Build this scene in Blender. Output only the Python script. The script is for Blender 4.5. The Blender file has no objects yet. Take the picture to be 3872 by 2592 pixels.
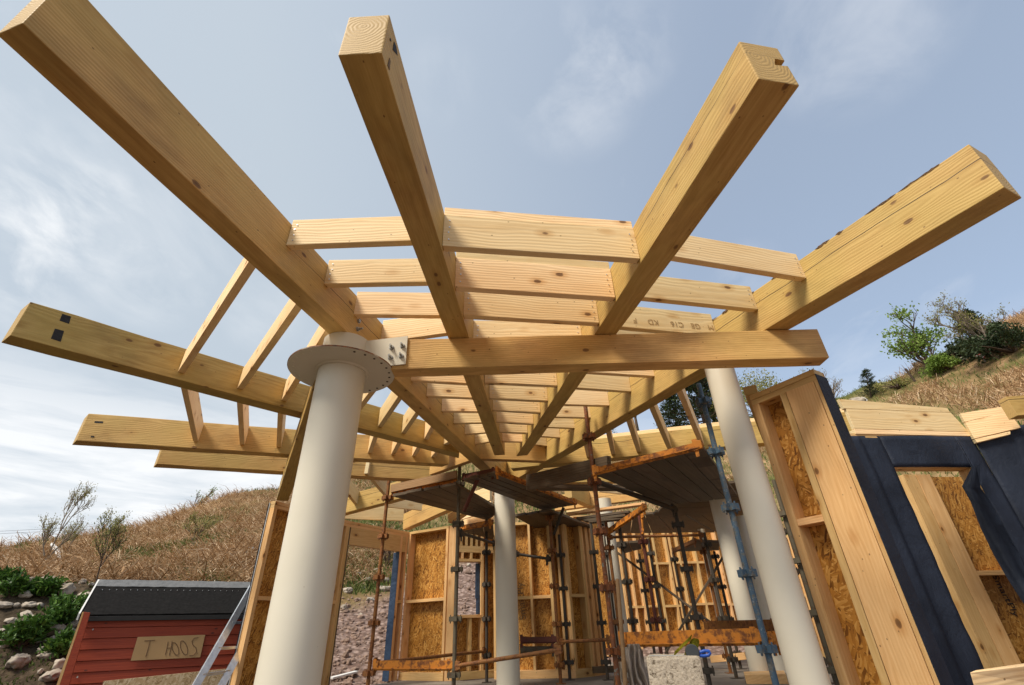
import bpy, bmesh, math, random
import numpy as np
from mathutils import Vector, Matrix, noise
random.seed(7); rng = np.random.default_rng(11)
C = bpy.context.scene.collection
# ------------------------------------------------------------------ camera
FX = 1804.353
VPT = (1833.267, -1678.333)
CXY = (1936.0, 1296.0)
def _cam():
    v = np.array([(VPT[0]-CXY[0])/FX, (VPT[1]-CXY[1])/FX, 1.0]); up = v/np.linalg.norm(v)
    fw = np.array([0, 0, 1.])-up*up[2]; fw /= np.linalg.norm(fw)
    return np.array([np.cross(fw, up), fw, up])
RC = _cam()
cam = bpy.data.objects.new('camera', bpy.data.cameras.new('camera')); C.objects.link(cam)
cam.data.sensor_width = 36; cam.data.lens = 36*FX/3872; cam.data.clip_start = .05; cam.data.clip_end = 2000
M = Matrix.Identity(4)
for i, c in enumerate((RC@np.array([1, 0, 0]), RC@np.array([0, -1, 0]), RC@np.array([0, 0, -1]))):
    for j in range(3): M[j][i] = c[j]
cam.matrix_world = M
bpy.context.scene.camera = cam
# survey frames: photo pixels measured on enlargements -> rays from the camera station (the world origin)
FR = dict(A1=(0, 0, .6378), A2=(1000, 0, .7015), A3=(2400, 0, .7016), A4=(0, 1000, .5739), A5=(0, 1700, .569),
          B1=(1000, 700, .5122), B2=(1200, 1400, .4464), B3=(1000, 1900, .4413), B4=(1900, 1400, .4464), B5=(1900, 1900, .4695),
          B6=(2700, 1200, .5002), B7=(2800, 1700, .569), C1=(1050, 1150, .2551), C2=(2550, 1300, .1913), C3=(1700, 1650, .2551),
          C4=(2250, 1900, .4414), C5=(950, 1400, .3826), D1=(1150, 1950, .4094), D2=(2050, 1650, .3841), D3=(850, 1800, .5051), D4=(2750, 1250, .3189), F=(0, 0, 3872/2342))
def ray(q):
    o = FR[q[0]]; x = o[0]+q[1]*o[2]; y = o[1]+q[2]*o[2]
    return RC@np.array([(x-CXY[0])/FX, (y-CXY[1])/FX, 1.0])
def atz(q, z): v = ray(q); return v*(z/v[2])
def atr(q, r): v = ray(q); return v*(r/math.hypot(v[0], v[1]))
def onv(q, P, d):                       # on the vertical plane through P along direction d
    n = np.array([-d[1], d[0]]); v = ray(q); return v*((np.array(P)[:2]@n)/(v[:2]@n))
FZ = -0.64                              # slab level (the camera is the origin)
ZR = 2.0                                # underside of the rafters
ZT = 1.72                               # top of the wall plates
# ------------------------------------------------------------------ materials
class NT:
    def __init__(s, name):
        s.m = bpy.data.materials.new(name); s.m.use_nodes = True; s.t = s.m.node_tree
        s.b = s.t.nodes['Principled BSDF']; s.n = s.t.nodes; s.l = s.t.links
    def N(s, typ, **kw):
        n = s.n.new('ShaderNode'+typ)
        for k, v in kw.items(): setattr(n, k, v)
        return n
    def set(s, sock, v):
        if isinstance(v, bpy.types.NodeSocket): s.l.new(v, sock)
        elif isinstance(v, (tuple, list)) and len(v) == 3 and sock.type == 'RGBA': sock.default_value = (*v, 1)
        else: sock.default_value = v
    def obj(s, rnd=60.):
        t = s.N('TexCoord'); o = s.N('ObjectInfo')
        m = s.math('MULTIPLY', o.outputs['Random'], rnd)
        a = s.N('VectorMath', operation='ADD'); s.l.new(t.outputs['Object'], a.inputs[0]); s.l.new(m, a.inputs[1])
        s.rand = o.outputs['Random']; s.raw = t.outputs['Object']; s.nor = t.outputs['Normal']
        return a.outputs[0]
    def math(s, op, a, b=0., c=None, clamp=False):
        n = s.N('Math', operation=op); n.use_clamp = clamp; s.set(n.inputs[0], a); s.set(n.inputs[1], b)
        if c is not None: s.set(n.inputs[2], c)
        return n.outputs[0]
    def map(s, v, sc, rot=(0, 0, 0)):
        n = s.N('Mapping'); s.l.new(v, n.inputs[0]); n.inputs['Scale'].default_value = sc; n.inputs['Rotation'].default_value = rot; return n.outputs[0]
    def noise(s, v, sc, det=3., rough=.55, dist=0., out='Fac'):
        n = s.N('TexNoise'); s.l.new(v, n.inputs['Vector']); n.inputs['Scale'].default_value = sc; n.inputs['Detail'].default_value = det
        n.inputs['Roughness'].default_value = rough; n.inputs['Distortion'].default_value = dist; return n.outputs[out]
    def vor(s, v, sc, out='Distance', feat='F1', rnd=1.):
        n = s.N('TexVoronoi', feature=feat); s.l.new(v, n.inputs['Vector']); n.inputs['Scale'].default_value = sc; n.inputs['Randomness'].default_value = rnd; return n.outputs[out]
    def ramp(s, f, stops):
        n = s.N('ValToRGB'); s.l.new(f, n.inputs[0]); e = n.color_ramp.elements
        while len(e) < len(stops): e.new(.5)
        for el, (p, c) in zip(e, stops):
            el.position = p; el.color = (c, c, c, 1) if isinstance(c, (int, float)) else (*c, 1)
        return n.outputs[0]
    def mix(s, f, a, b, mode='MIX'):
        n = s.N('Mix', data_type='RGBA', blend_type=mode); s.set(n.inputs[0], f); s.set(n.inputs[6], a); s.set(n.inputs[7], b); return n.outputs[2]
    def sep(s, v): n = s.N('SeparateXYZ'); s.l.new(v, n.inputs[0]); return n.outputs
    def bump(s, h, st=.3, d=.01):
        n = s.N('Bump'); s.l.new(h, n.inputs['Height']); n.inputs['Strength'].default_value = st; n.inputs['Distance'].default_value = d; s.l.new(n.outputs[0], s.b.inputs['Normal'])
    def out(s, col, rough=.6, metal=0., spec=.5):
        s.set(s.b.inputs['Base Color'], col); s.set(s.b.inputs['Roughness'], rough); s.b.inputs['Metallic'].default_value = metal
        s.b.inputs['Specular IOR Level'].default_value = spec; return s.m
def wood(name, light, dark, ring=16., knots=1., crack=0., green=0., endc=None, stain=.35, contrast=.6):
    s = NT(name); v = s.obj(23.)
    warp = s.noise(s.map(v, (.5, 1.5, 1.5)), 2.2, 3., out='Color')
    off = s.N('VectorMath', operation='SCALE'); s.l.new(warp, off.inputs[0]); off.inputs['Scale'].default_value = .11
    raw2 = s.N('VectorMath', operation='ADD'); s.l.new(s.raw, raw2.inputs[0]); s.l.new(off.outputs[0], raw2.inputs[1])
    pith = s.N('CombineXYZ'); s.set(pith.inputs[1], s.math('MULTIPLY_ADD', s.rand, .24, -.17)); s.set(pith.inputs[2], s.math('MULTIPLY_ADD', s.rand, -.3, -.02))
    raw3 = s.N('VectorMath', operation='ADD'); s.l.new(raw2.outputs[0], raw3.inputs[0]); s.l.new(pith.outputs[0], raw3.inputs[1])
    w = s.N('TexWave', wave_type='RINGS', rings_direction='X'); s.l.new(s.map(raw3.outputs[0], (.06, 1, 1)), w.inputs[0])
    w.inputs['Scale'].default_value = ring; w.inputs['Distortion'].default_value = 1.5; w.inputs['Detail'].default_value = 2; w.inputs['Detail Scale'].default_value = 2.
    fib = s.noise(s.map(v, (3., 130, 130)), 1., 3.)
    big = s.noise(s.map(v, (.7, 3., 3.)), 2., 4.)
    g = s.math('MULTIPLY_ADD', w.outputs['Fac'], contrast*.27, s.math('MULTIPLY', fib, .62)); g = s.math('ADD', g, s.math('MULTIPLY', big, .5))
    col = s.ramp(g, [(.25, light), (1.12, dark)])
    col = s.mix(s.math('MULTIPLY', s.ramp(s.noise(s.map(v, (1., 2.5, 2.5)), 1.7, 5., .65), [(.5, 0.), (.72, 1.)]), stain), col, tuple(a*.5+b for a, b in zip(dark, (.01, .012, .012))))
    if green: col = s.mix(s.math('MULTIPLY', s.ramp(s.noise(v, 1.3, 3.), [(.42, 0.), (.62, 1.)]), green), col, (light[0]*.72, light[1]*.80, light[2]*.62))
    hv = s.N('HueSaturation'); s.l.new(col, hv.inputs['Color']); s.set(hv.inputs['Value'], s.math('MULTIPLY_ADD', s.rand, .30, .84)); s.set(hv.inputs['Hue'], s.math('MULTIPLY_ADD', s.rand, -.016, .505)); col = hv.outputs[0]
    if knots:
        kv = s.math('ADD', s.vor(s.map(v, (1.1, 2.0, 2.0)), 3.1), s.math('MULTIPLY_ADD', s.noise(v, 14., 3.), .07, -.028))
        k = s.ramp(kv, [(.0, (.085, .035, .012)), (.085, (.17, .075, .024)), (.10, (.06, .028, .010)), (.125, (.16, .075, .03))])
        halo = s.ramp(kv, [(.10, (.74, .58, .40)), (.30, (1, 1, 1))])
        col = s.mix(.75*min(1, knots), col, halo, 'MULTIPLY')
        col = s.mix(s.ramp(kv, [(.085, .85), (.115, 0.)]), col, k)
        k2 = s.ramp(s.vor(s.map(v, (1.3, 2., 2.)), 7.5), [(.045, 1.), (.075, 0.)])
        col = s.mix(s.math('MULTIPLY', k2, .75), col, (.12, .05, .018))
    nx = s.math('ABSOLUTE', s.sep(s.nor)[0])
    ef = s.math('GREATER_THAN', nx, .75)
    ec = endc or tuple(.8*a for a in light)
    rg = s.ramp(s.math('ADD', s.math('MULTIPLY', w.outputs['Fac'], .13), s.math('MULTIPLY', s.noise(s.map(v, (1, 8, 40)), 1.6, 4., .7), 1.)), [(.2, ec), (.95, tuple(.72*a for a in ec))])
    col = s.mix(ef, col, rg)
    if crack:
        p = s.sep(s.raw)
        zz = s.math('ADD', p[2], s.math('MULTIPLY_ADD', s.noise(s.map(v, (1, .02, .02)), 1.1, 4.), .10, -.05))
        zz = s.math('ADD', zz, s.math('MULTIPLY_ADD', s.rand, .12, -.09))
        along = s.ramp(s.noise(s.map(v, (.6, .02, .02)), 1., 1.), [(.40, 0.), (.48, 1.)])
        cr = s.math('MULTIPLY', s.math('LESS_THAN', s.math('ABSOLUTE', zz), s.math('MULTIPLY', along, .0028)), crack)
        col = s.mix(cr, col, (.035, .018, .008))
    s.bump(s.math('ADD', s.math('MULTIPLY', fib, .6), w.outputs['Fac']), .22, .004)
    return s.out(col, .62, 0, .28)
MAT = {}
MAT['rafter'] = wood('treated_timber', (.74, .50, .18), (.41, .225, .058), 17., .45, 1., .35, (.56, .37, .135), .5)
MAT['rafter2'] = wood('treated_timber_whole', (.74, .50, .18), (.41, .225, .058), 17., .45, 0, .35, (.56, .37, .135), .5)
MAT['pale'] = wood('pale_pine', (.95, .755, .43), (.74, .48, .20), 14., 1., 0, 0, None, .10, .5)
MAT['stud'] = wood('stud_pine', (.85, .58, .27), (.60, .335, .11), 16., 1., 0, 0, None, .2)
MAT['plank'] = wood('grey_plank', (.17, .125, .08), (.07, .05, .03), 12., .5, .6, 0, None, .5)
MAT['handle'] = wood('handle_wood', (.42, .25, .12), (.24, .13, .055), 30., 0)
def osb(name='strand_board', ramp=((.15, .054, .008), (.37, .155, .023), (.48, .22, .038), (.64, .35, .09))):
    s = NT(name); v = s.obj(5.); q = s.sep(v)
    nn = s.sep(s.nor); h = s.math('SUBTRACT', s.math('MULTIPLY', nn[2], q[1]), s.math('MULTIPLY', nn[1], q[2]))
    cv = s.N('CombineXYZ'); s.set(cv.inputs[0], q[0]); s.set(cv.inputs[1], h)
    wv = s.N('VectorMath', operation='SCALE'); s.l.new(s.noise(cv.outputs[0], 7., 2., .5, 0, 'Color'), wv.inputs[0]); wv.inputs['Scale'].default_value = .05
    ad = s.N('VectorMath', operation='ADD'); s.l.new(cv.outputs[0], ad.inputs[0]); s.l.new(wv.outputs[0], ad.inputs[1]); vv = ad.outputs[0]
    L_ = []
    for i, (ro, sx, sy) in enumerate(((.35, 15, 66), (1.35, 18, 80), (2.3, 16, 70))):
        r = s.N('VectorRotate', rotation_type='Z_AXIS'); s.l.new(vv, r.inputs['Vector']); r.inputs['Angle'].default_value = ro
        L_.append(s.vor(s.map(r.outputs[0], (sx, sy, 1)), 1., 'Color'))
    g = [s.sep(c) for c in L_]
    m1 = s.math('GREATER_THAN', g[0][1], .52); m2 = s.math('GREATER_THAN', g[1][1], .60)
    f = s.math('ADD', s.math('MULTIPLY', m1, g[0][0]), s.math('MULTIPLY', s.math('SUBTRACT', 1., m1), s.math('ADD', s.math('MULTIPLY', m2, g[1][0]), s.math('MULTIPLY', s.math('SUBTRACT', 1., m2), g[2][0]))))
    f2 = s.math('ADD', f, s.math('MULTIPLY_ADD', s.noise(v, 3.2, 5.), .5, -.25))
    col = s.ramp(f2, list(zip((0., .28, .65, 1.), ramp)))
    s.bump(f, .25, .005); return s.out(col, .55, 0, .3)
MAT['osb'] = osb(); MAT['osbpale'] = osb('weathered_strand_board', ((.34, .22, .10), (.52, .36, .19), (.62, .46, .27), (.74, .60, .40)))
def membrane():
    s = NT('breather_membrane'); v = s.obj(9.)
    n = s.noise(v, 2.2, 5.); f = s.noise(v, 260., 2.)
    col = s.ramp(n, [(.3, (.009, .0125, .022)), (.7, (.021, .028, .046))])
    lint = s.ramp(s.vor(s.map(v, (3, 3, 1.2)), 9.), [(.022, 1.), (.035, 0.)])
    col = s.mix(s.math('MULTIPLY', lint, .4), col, (.4, .42, .45))
    s.bump(s.math('MULTIPLY_ADD', f, .15, s.noise(s.map(v, (1, 1, .6)), 6., 4., .6, .6)), .6, .035); return s.out(col, .62, 0, .22)
MAT['membrane'] = membrane()
def blue_membrane():
    s = NT('membrane_reverse'); v = s.obj(9.)
    s.bump(s.noise(s.map(v, (3, 3, 1)), 4., 3.), .5, .04); return s.out(s.ramp(s.noise(v, 3.), [(.3, (.02, .042, .088)), (.7, (.036, .07, .13))]), .6)
MAT['membrane2'] = blue_membrane()
def cream():
    s = NT('cream_steel_paint'); v = s.obj(7.)
    col = s.mix(s.ramp(s.noise(v, 1.6, 5.), [(.4, 0.), (.75, .55)]), (.67, .62, .50), (.58, .53, .41))
    sp = s.ramp(s.vor(v, 8.), [(.028, 1.), (.042, 0.)])
    col = s.mix(s.math('MULTIPLY', sp, s.ramp(s.noise(v, 2.3), [(.52, 0.), (.60, .8)])), col, (.30, .16, .06))
    s.bump(s.noise(v, 90., 2.), .06, .002); return s.out(col, .42, 0, .45)
MAT['cream'] = cream()
def rusty(name, base, rust, rust2, amt, rough=.62, metal=.0, sc=14., hi=None):
    s = NT(name); v = s.obj(13.)
    n = s.noise(v, sc, 6., .65); r = s.ramp(n, [(amt-.06, 0.), (amt+.05, 1.)])
    rc = s.ramp(s.noise(v, sc*2.6, 4.), [(.35, rust), (.65, rust2)])
    col = s.mix(r, rc, base)
    if hi: col = s.mix(s.ramp(s.noise(v, sc*1.7, 4., .7), [(.60, 0.), (.66, 1.)]), col, hi)
    s.bump(n, .35, .004); return s.out(col, rough, metal, .35)
MAT['orange'] = rusty('orange_scaffold_paint', (.55, .20, .022), (.13, .045, .014), (.24, .085, .02), .47)
MAT['rust'] = rusty('rusty_scaffold_steel', (.25, .105, .026), (.10, .038, .014), (.28, .105, .03), .52)
MAT['multi'] = rusty('flaking_scaffold_paint', (.16, .06, .025), (.33, .10, .022), (.09, .04, .02), .50, hi=(.15, .19, .17))
MAT['dark'] = rusty('dark_scaffold_steel', (.055, .045, .033), (.10, .05, .022), (.05, .035, .022), .42)
MAT['olive'] = rusty('olive_scaffold_steel', (.105, .088, .056), (.13, .062, .026), (.07, .05, .03), .42)
MAT['maroon'] = rusty('maroon_scaffold_paint', (.12, .035, .022), (.13, .05, .02), (.07, .03, .018), .42)
MAT['blue'] = rusty('blue_scaffold_paint', (.075, .135, .20), (.20, .21, .20), (.13, .12, .10), .45, hi=(.30, .33, .34), sc=22)
def flange_edge():
    s = NT('rusty_flange_edge'); v = s.obj(3.)
    return s.out(s.mix(s.ramp(s.noise(v, 6., 4.), [(.36, 0.), (.46, 1.)]), (.62, .56, .44), s.ramp(s.noise(v, 30.), [(.4, (.10, .035, .012)), (.6, (.30, .12, .04))])), .6)
MAT['flange_edge'] = flange_edge()
def plain(name, c, rough=.6, metal=0., var=.25, sc=8., bump=.15, spec=.4, det=4.):
    s = NT(name); v = s.obj(5.); n = s.noise(v, sc, det)
    col = s.ramp(n, [(.3, tuple(a*(1-var) for a in c)), (.7, tuple(min(1, a*(1+var)) for a in c))])
    if bump: s.bump(n, bump, .01)
    return s.out(col, rough, metal, spec)
MAT['zinc'] = plain('zinc_bolt', (.36, .36, .34), .42, .35, .2, 40)
MAT['nail'] = plain('bright_nail', (.62, .63, .64), .3, .9, .1, 30)
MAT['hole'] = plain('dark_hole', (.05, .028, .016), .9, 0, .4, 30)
MAT['alu'] = plain('aluminium', (.66, .68, .69), .34, .75, .14, 16)
MAT['black'] = plain('black_rubber', (.02, .02, .02), .6)
MAT['felt'] = plain('roofing_felt', (.013, .0125, .0125), .95, 0, .3, 30, .5, .08)
MAT['felt2'] = plain('grey_felt_flashing', (.13, .135, .14), .75, 0, .2, 18, .5)
MAT['sign'] = plain('cardboard', (.50, .32, .15), .8, 0, .07, 3.)
MAT['ink'] = plain('marker_ink', (.19, .115, .06), .8, 0, .1)
MAT['stamp'] = plain('stamp_ink', (.022, .02, .02), .8, 0, .3, 60)
MAT['stampsoft'] = plain('faded_stamp_ink', (.16, .095, .04), .8, 0, .3, 60)
MAT['stampfaint'] = plain('faint_stamp_ink', (.40, .26, .11), .8, 0, .3, 60)
MAT['white'] = plain('white_board', (.70, .70, .68), .5, 0, .06, 5)
MAT['rock'] = plain('pale_rock', (.36, .31, .25), .85, 0, .35, 6., .8, .2, 7.)
MAT['rock2'] = plain('brown_rock', (.24, .165, .125), .85, 0, .35, 6., .8, .2, 7.)
MAT['cloth'] = plain('taupe_cloth', (.48, .41, .34), .9, 0, .12, 30, .3, .1)
MAT['cloth2'] = plain('pale_cloth', (.52, .44, .34), .9, 0, .12, 30, .3, .1)
MAT['bluepl'] = plain('blue_plastic', (.018, .085, .40), .35, 0, .1, 9)
MAT['yellow'] = plain('yellow_webbing', (.50, .45, .03), .7, 0, .25, 60)
MAT['greypl'] = plain('dark_grey_plastic', (.045, .05, .052), .45, 0, .15, 12)
MAT['signred'] = plain('sign_red', (.50, .045, .03), .5, 0, .05)
MAT['slate'] = plain('slate_roof', (.10, .085, .08), .8, 0, .3, 9, .4)
MAT['bark'] = plain('bark', (.085, .058, .042), .9, 0, .4, 25, .8)
MAT['barkstrip'] = plain('torn_bark', (.20, .115, .055), .9, 0, .4, 25, .8)
MAT['barkpale'] = plain('pale_bark', (.20, .16, .12), .9, 0, .3, 25, .6)
MAT['post'] = wood('fence_post', (.40, .27, .13), (.25, .15, .06), 14., 0)
def shedwood():
    s = NT('red_shed_boards'); v = s.obj(2.)
    n = s.noise(s.map(v, (1.2, 5, 40)), 2., 4.)
    col = s.ramp(n, [(.3, (.27, .033, .010)), (.7, (.40, .060, .017))])
    col = s.mix(s.math('MULTIPLY', s.ramp(s.vor(s.map(v, (2.2, 2.2, 4)), 1.9), [(.06, 1.), (.10, 0.)]), .8), col, (.06, .018, .01))
    s.bump(n, .3, .005); return s.out(col, .6)
MAT['shed'] = shedwood()
def block():
    s = NT('aggregate_block'); v = s.obj(2.)
    a = s.noise(v, 38., 5., .75); p = s.ramp(a, [(.36, 0.), (.47, 1.)])
    col = s.mix(p, (.16, .12, .075), s.ramp(s.noise(v, 120., 2.), [(.3, (.52, .43, .31)), (.7, (.70, .60, .46))]))
    col = s.mix(s.ramp(s.noise(s.map(v, (1, 1, .4)), 3.2, 4.), [(.52, 0.), (.72, .45)]), col, (.15, .12, .09))
    s.bump(a, .9, .02); return s.out(col, .95, 0, .1)
MAT['block'] = block()
def slab():
    s = NT('concrete_slab'); v = s.obj(0.)
    col = s.ramp(s.noise(v, 1.4, 7., .62), [(.35, (.12, .10, .08)), (.65, (.24, .21, .17))])
    s.bump(s.noise(v, 50., 3.), .2, .006); return s.out(col, .7)
MAT['slab'] = slab()
def ground():
    s = NT('hill_ground'); v = s.obj(0.)
    att = s.N('Attribute'); att.attribute_name = 'zone'; z = s.sep(att.outputs['Color'])
    br = s.ramp(s.noise(v, .9, 8., .7), [(.3, (.085, .060, .026)), (.5, (.24, .15, .075)), (.68, (.40, .27, .15))])
    gr = s.ramp(s.noise(v, 2.2, 7., .7), [(.35, (.045, .065, .016)), (.7, (.13, .155, .04))])
    gm = s.ramp(s.noise(v, .23, 5., .6), [(.48, 0.), (.60, 1.)])
    hill = s.mix(s.math('MAXIMUM', s.math('MULTIPLY', gm, .65), z[2]), br, gr)
    gc = s.vor(v, 9., 'Color'); gd = s.vor(v, 9.)
    gravel = s.mix(s.sep(gc)[0], (.15, .095, .075), (.36, .27, .23))
    gravel = s.mix(s.ramp(gd, [(.35, 0.), (.7, .85)]), gravel, (.10, .065, .05))
    gravel = s.mix(s.ramp(s.noise(v, 40., 3.), [(.4, 0.), (.7, .5)]), gravel, (.22, .15, .12))
    soil = s.ramp(s.noise(v, 5., 7., .7), [(.35, (.035, .026, .016)), (.7, (.115, .085, .055))])
    col = s.mix(z[0], hill, gravel); col = s.mix(z[1], col, soil)
    s.bump(s.math('MULTIPLY_ADD', gd, .8, s.noise(v, 14., 5.)), .7, .06); return s.out(col, .95, 0, .1)
MAT['ground'] = ground()
def leafy(name, cols, trans=.25, rough=.55):
    s = NT(name); a = s.N('Attribute'); a.attribute_name = 'tint'
    col = s.ramp(s.sep(a.outputs['Color'])[0], [(i/(len(cols)-1), c) for i, c in enumerate(cols)])
    s.out(col, rough, 0, .3)
    tr = s.N('BsdfTranslucent'); s.l.new(col, tr.inputs[0]); mx = s.N('MixShader'); mx.inputs[0].default_value = trans
    s.l.new(s.b.outputs[0], mx.inputs[1]); s.l.new(tr.outputs[0], mx.inputs[2]); s.l.new(mx.outputs[0], s.n['Material Output'].inputs[0])
    return s.m
MAT['bracken'] = leafy('dead_bracken', [(.15, .080, .032), (.33, .19, .090), (.50, .33, .18), (.68, .53, .36)], .15, .8)
MAT['grass'] = leafy('green_grass', [(.045, .075, .014), (.10, .14, .03), (.19, .21, .06)], .2, .8)
MAT['leaf'] = leafy('lush_leaf', [(.022, .062, .009), (.06, .135, .02), (.14, .25, .045)])
MAT['leafspring'] = leafy('spring_leaf', [(.10, .17, .025), (.19, .29, .05), (.30, .40, .10)], .35)
MAT['leafdark'] = leafy('evergreen_leaf', [(.012, .026, .009), (.03, .05, .016), (.06, .085, .028)], .1)
MAT['leafgold'] = leafy('golden_twig_leaf', [(.15, .16, .04), (.26, .26, .07), (.38, .35, .13)], .3)
# ------------------------------------------------------------------ object helpers
def tag(o, label, cat, group=None, kind=None):
    if label: o['label'] = label
    if cat: o['category'] = cat
    if group: o['group'] = group
    o['kind'] = kind or 'thing'
    return o
def thing(name, label, cat, loc, group=None):
    o = bpy.data.objects.new(name, None); C.objects.link(o); o.location = Vector(loc); o.empty_display_size = .1
    return tag(o, label, cat, group)
def link(name, me, mat, mw=None, parent=None):
    o = bpy.data.objects.new(name, me); C.objects.link(o)
    if mat: me.materials.append(MAT[mat] if isinstance(mat, str) else mat)
    mw = mw or Matrix.Identity(4)
    if parent:
        o.parent = parent
        o.matrix_parent_inverse = wm(parent).inverted()
    o.matrix_basis = mw
    return o
def wm(o):
    return wm(o.parent)@o.matrix_parent_inverse@o.matrix_basis if o.parent else o.matrix_basis.copy()
def frame(origin, x, up=(0, 0, 1)):
    x = Vector(x).normalized(); up = Vector(up)
    if abs(x.dot(up)) > .98: up = Vector((0, 1, 0)) if abs(x.y) < .9 else Vector((1, 0, 0))
    y = up.cross(x).normalized(); z = x.cross(y)
    m = Matrix.Identity(4)
    for j in range(3): m[j][0], m[j][1], m[j][2], m[j][3] = x[j], y[j], z[j], origin[j]
    return m
HEX = [(0, 3, 2, 1), (4, 5, 6, 7), (0, 1, 5, 4), (1, 2, 6, 5), (2, 3, 7, 6), (3, 0, 4, 7)]
def bm_hexa(bm, vs, bev=.003, cuts=0, wav=0.):
    v = [bm.verts.new(p) for p in vs]; fs = [bm.faces.new([v[i] for i in f]) for f in HEX]
    bmesh.ops.recalc_face_normals(bm, faces=fs)
    es = list({e for f in fs for e in f.edges})
    if cuts:
        le = [e for e in es if abs((e.verts[0].co-e.verts[1].co).normalized().x) > .8]
        r = bmesh.ops.subdivide_edges(bm, edges=le, cuts=cuts, use_grid_fill=True)
        nv = {x for x in r['geom'] if isinstance(x, bmesh.types.BMVert)}
        sd = random.random()*50
        for x in nv: x.co += Vector((0, noise.noise(Vector((x.co.x*2.1+sd, x.co.y*3, x.co.z*3))), noise.noise(Vector((x.co.x*2.3-sd, x.co.y*4, x.co.z*2)))))*wav
        es = [e for e in bm.edges if e.is_valid and len(e.link_faces) == 2 and e.calc_face_angle(0) > .6]
    if bev: bmesh.ops.bevel(bm, geom=es, offset=bev, segments=2, affect='EDGES', profile=.6)
def finish(bm, name, mat, mw=None, parent=None, smooth=False):
    me = bpy.data.meshes.new(name); bm.to_mesh(me); bm.free()
    if smooth:
        for p in me.polygons: p.use_smooth = True
    return link(name, me, mat, mw, parent)
def hexa(name, vs, mat, xdir=None, parent=None, bev=.003, cuts=0, wav=0.):
    vs = [Vector(p) for p in vs]
    o = sum(vs, Vector())/8
    if xdir is None: xdir = (vs[2]+vs[3]+vs[6]+vs[7])-(vs[0]+vs[1]+vs[4]+vs[5])
    m = frame(o, xdir); mi = m.inverted(); bm = bmesh.new(); bm_hexa(bm, [mi@p for p in vs], bev, cuts, wav)
    return finish(bm, name, mat, m, parent)
def beam(name, p0, p1, w, d, mat, up=(0, 0, 1), parent=None, bev=.0025, cuts=0, wav=0.):
    p0, p1 = Vector(p0), Vector(p1); m = frame((p0+p1)/2, p1-p0, up); L = (p1-p0).length/2; w /= 2; d /= 2
    bm = bmesh.new(); bm_hexa(bm, [Vector(q) for q in ((-L, -w, -d), (-L, w, -d), (L, w, -d), (L, -w, -d), (-L, -w, d), (-L, w, d), (L, w, d), (L, -w, d))], bev, cuts, wav)
    return finish(bm, name, mat, m, parent)
def bm_tube(bm, pts, rad, seg=14, cap=True):
    pts = [Vector(p) for p in pts]; rings = []
    rad = rad if isinstance(rad, (list, tuple)) else [rad]*len(pts)
    px = None
    for i, p in enumerate(pts):
        t = (pts[min(i+1, len(pts)-1)]-pts[max(i-1, 0)]).normalized()
        a = px-t*px.dot(t) if px is not None else t.orthogonal()
        if a.length < 1e-6: a = t.orthogonal()
        a.normalize(); px = a; b = t.cross(a)
        rings.append([bm.verts.new(p+(a*math.cos(k*2*math.pi/seg)+b*math.sin(k*2*math.pi/seg))*rad[i]) for k in range(seg)])
    for r0, r1 in zip(rings, rings[1:]):
        for k in range(seg): bm.faces.new((r0[k], r0[(k+1) % seg], r1[(k+1) % seg], r1[k]))
    if cap and seg > 2: bm.faces.new(rings[0][::-1]); bm.faces.new(rings[-1])
def tube(name, pts, rad, mat, parent=None, seg=14):
    bm = bmesh.new(); bm_tube(bm, pts, rad, seg); o = finish(bm, name, mat, None, parent, True)
    return edge_smooth(o)
def edge_smooth(o, ang=.6):
    bm = bmesh.new(); bm.from_mesh(o.data)
    for e in bm.edges:
        if len(e.link_faces) == 2 and e.calc_face_angle(0) > ang: e.smooth = False
    bm.to_mesh(o.data); bm.free(); return o
def V2(p, z): return Vector((p[0], p[1], z))
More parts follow.
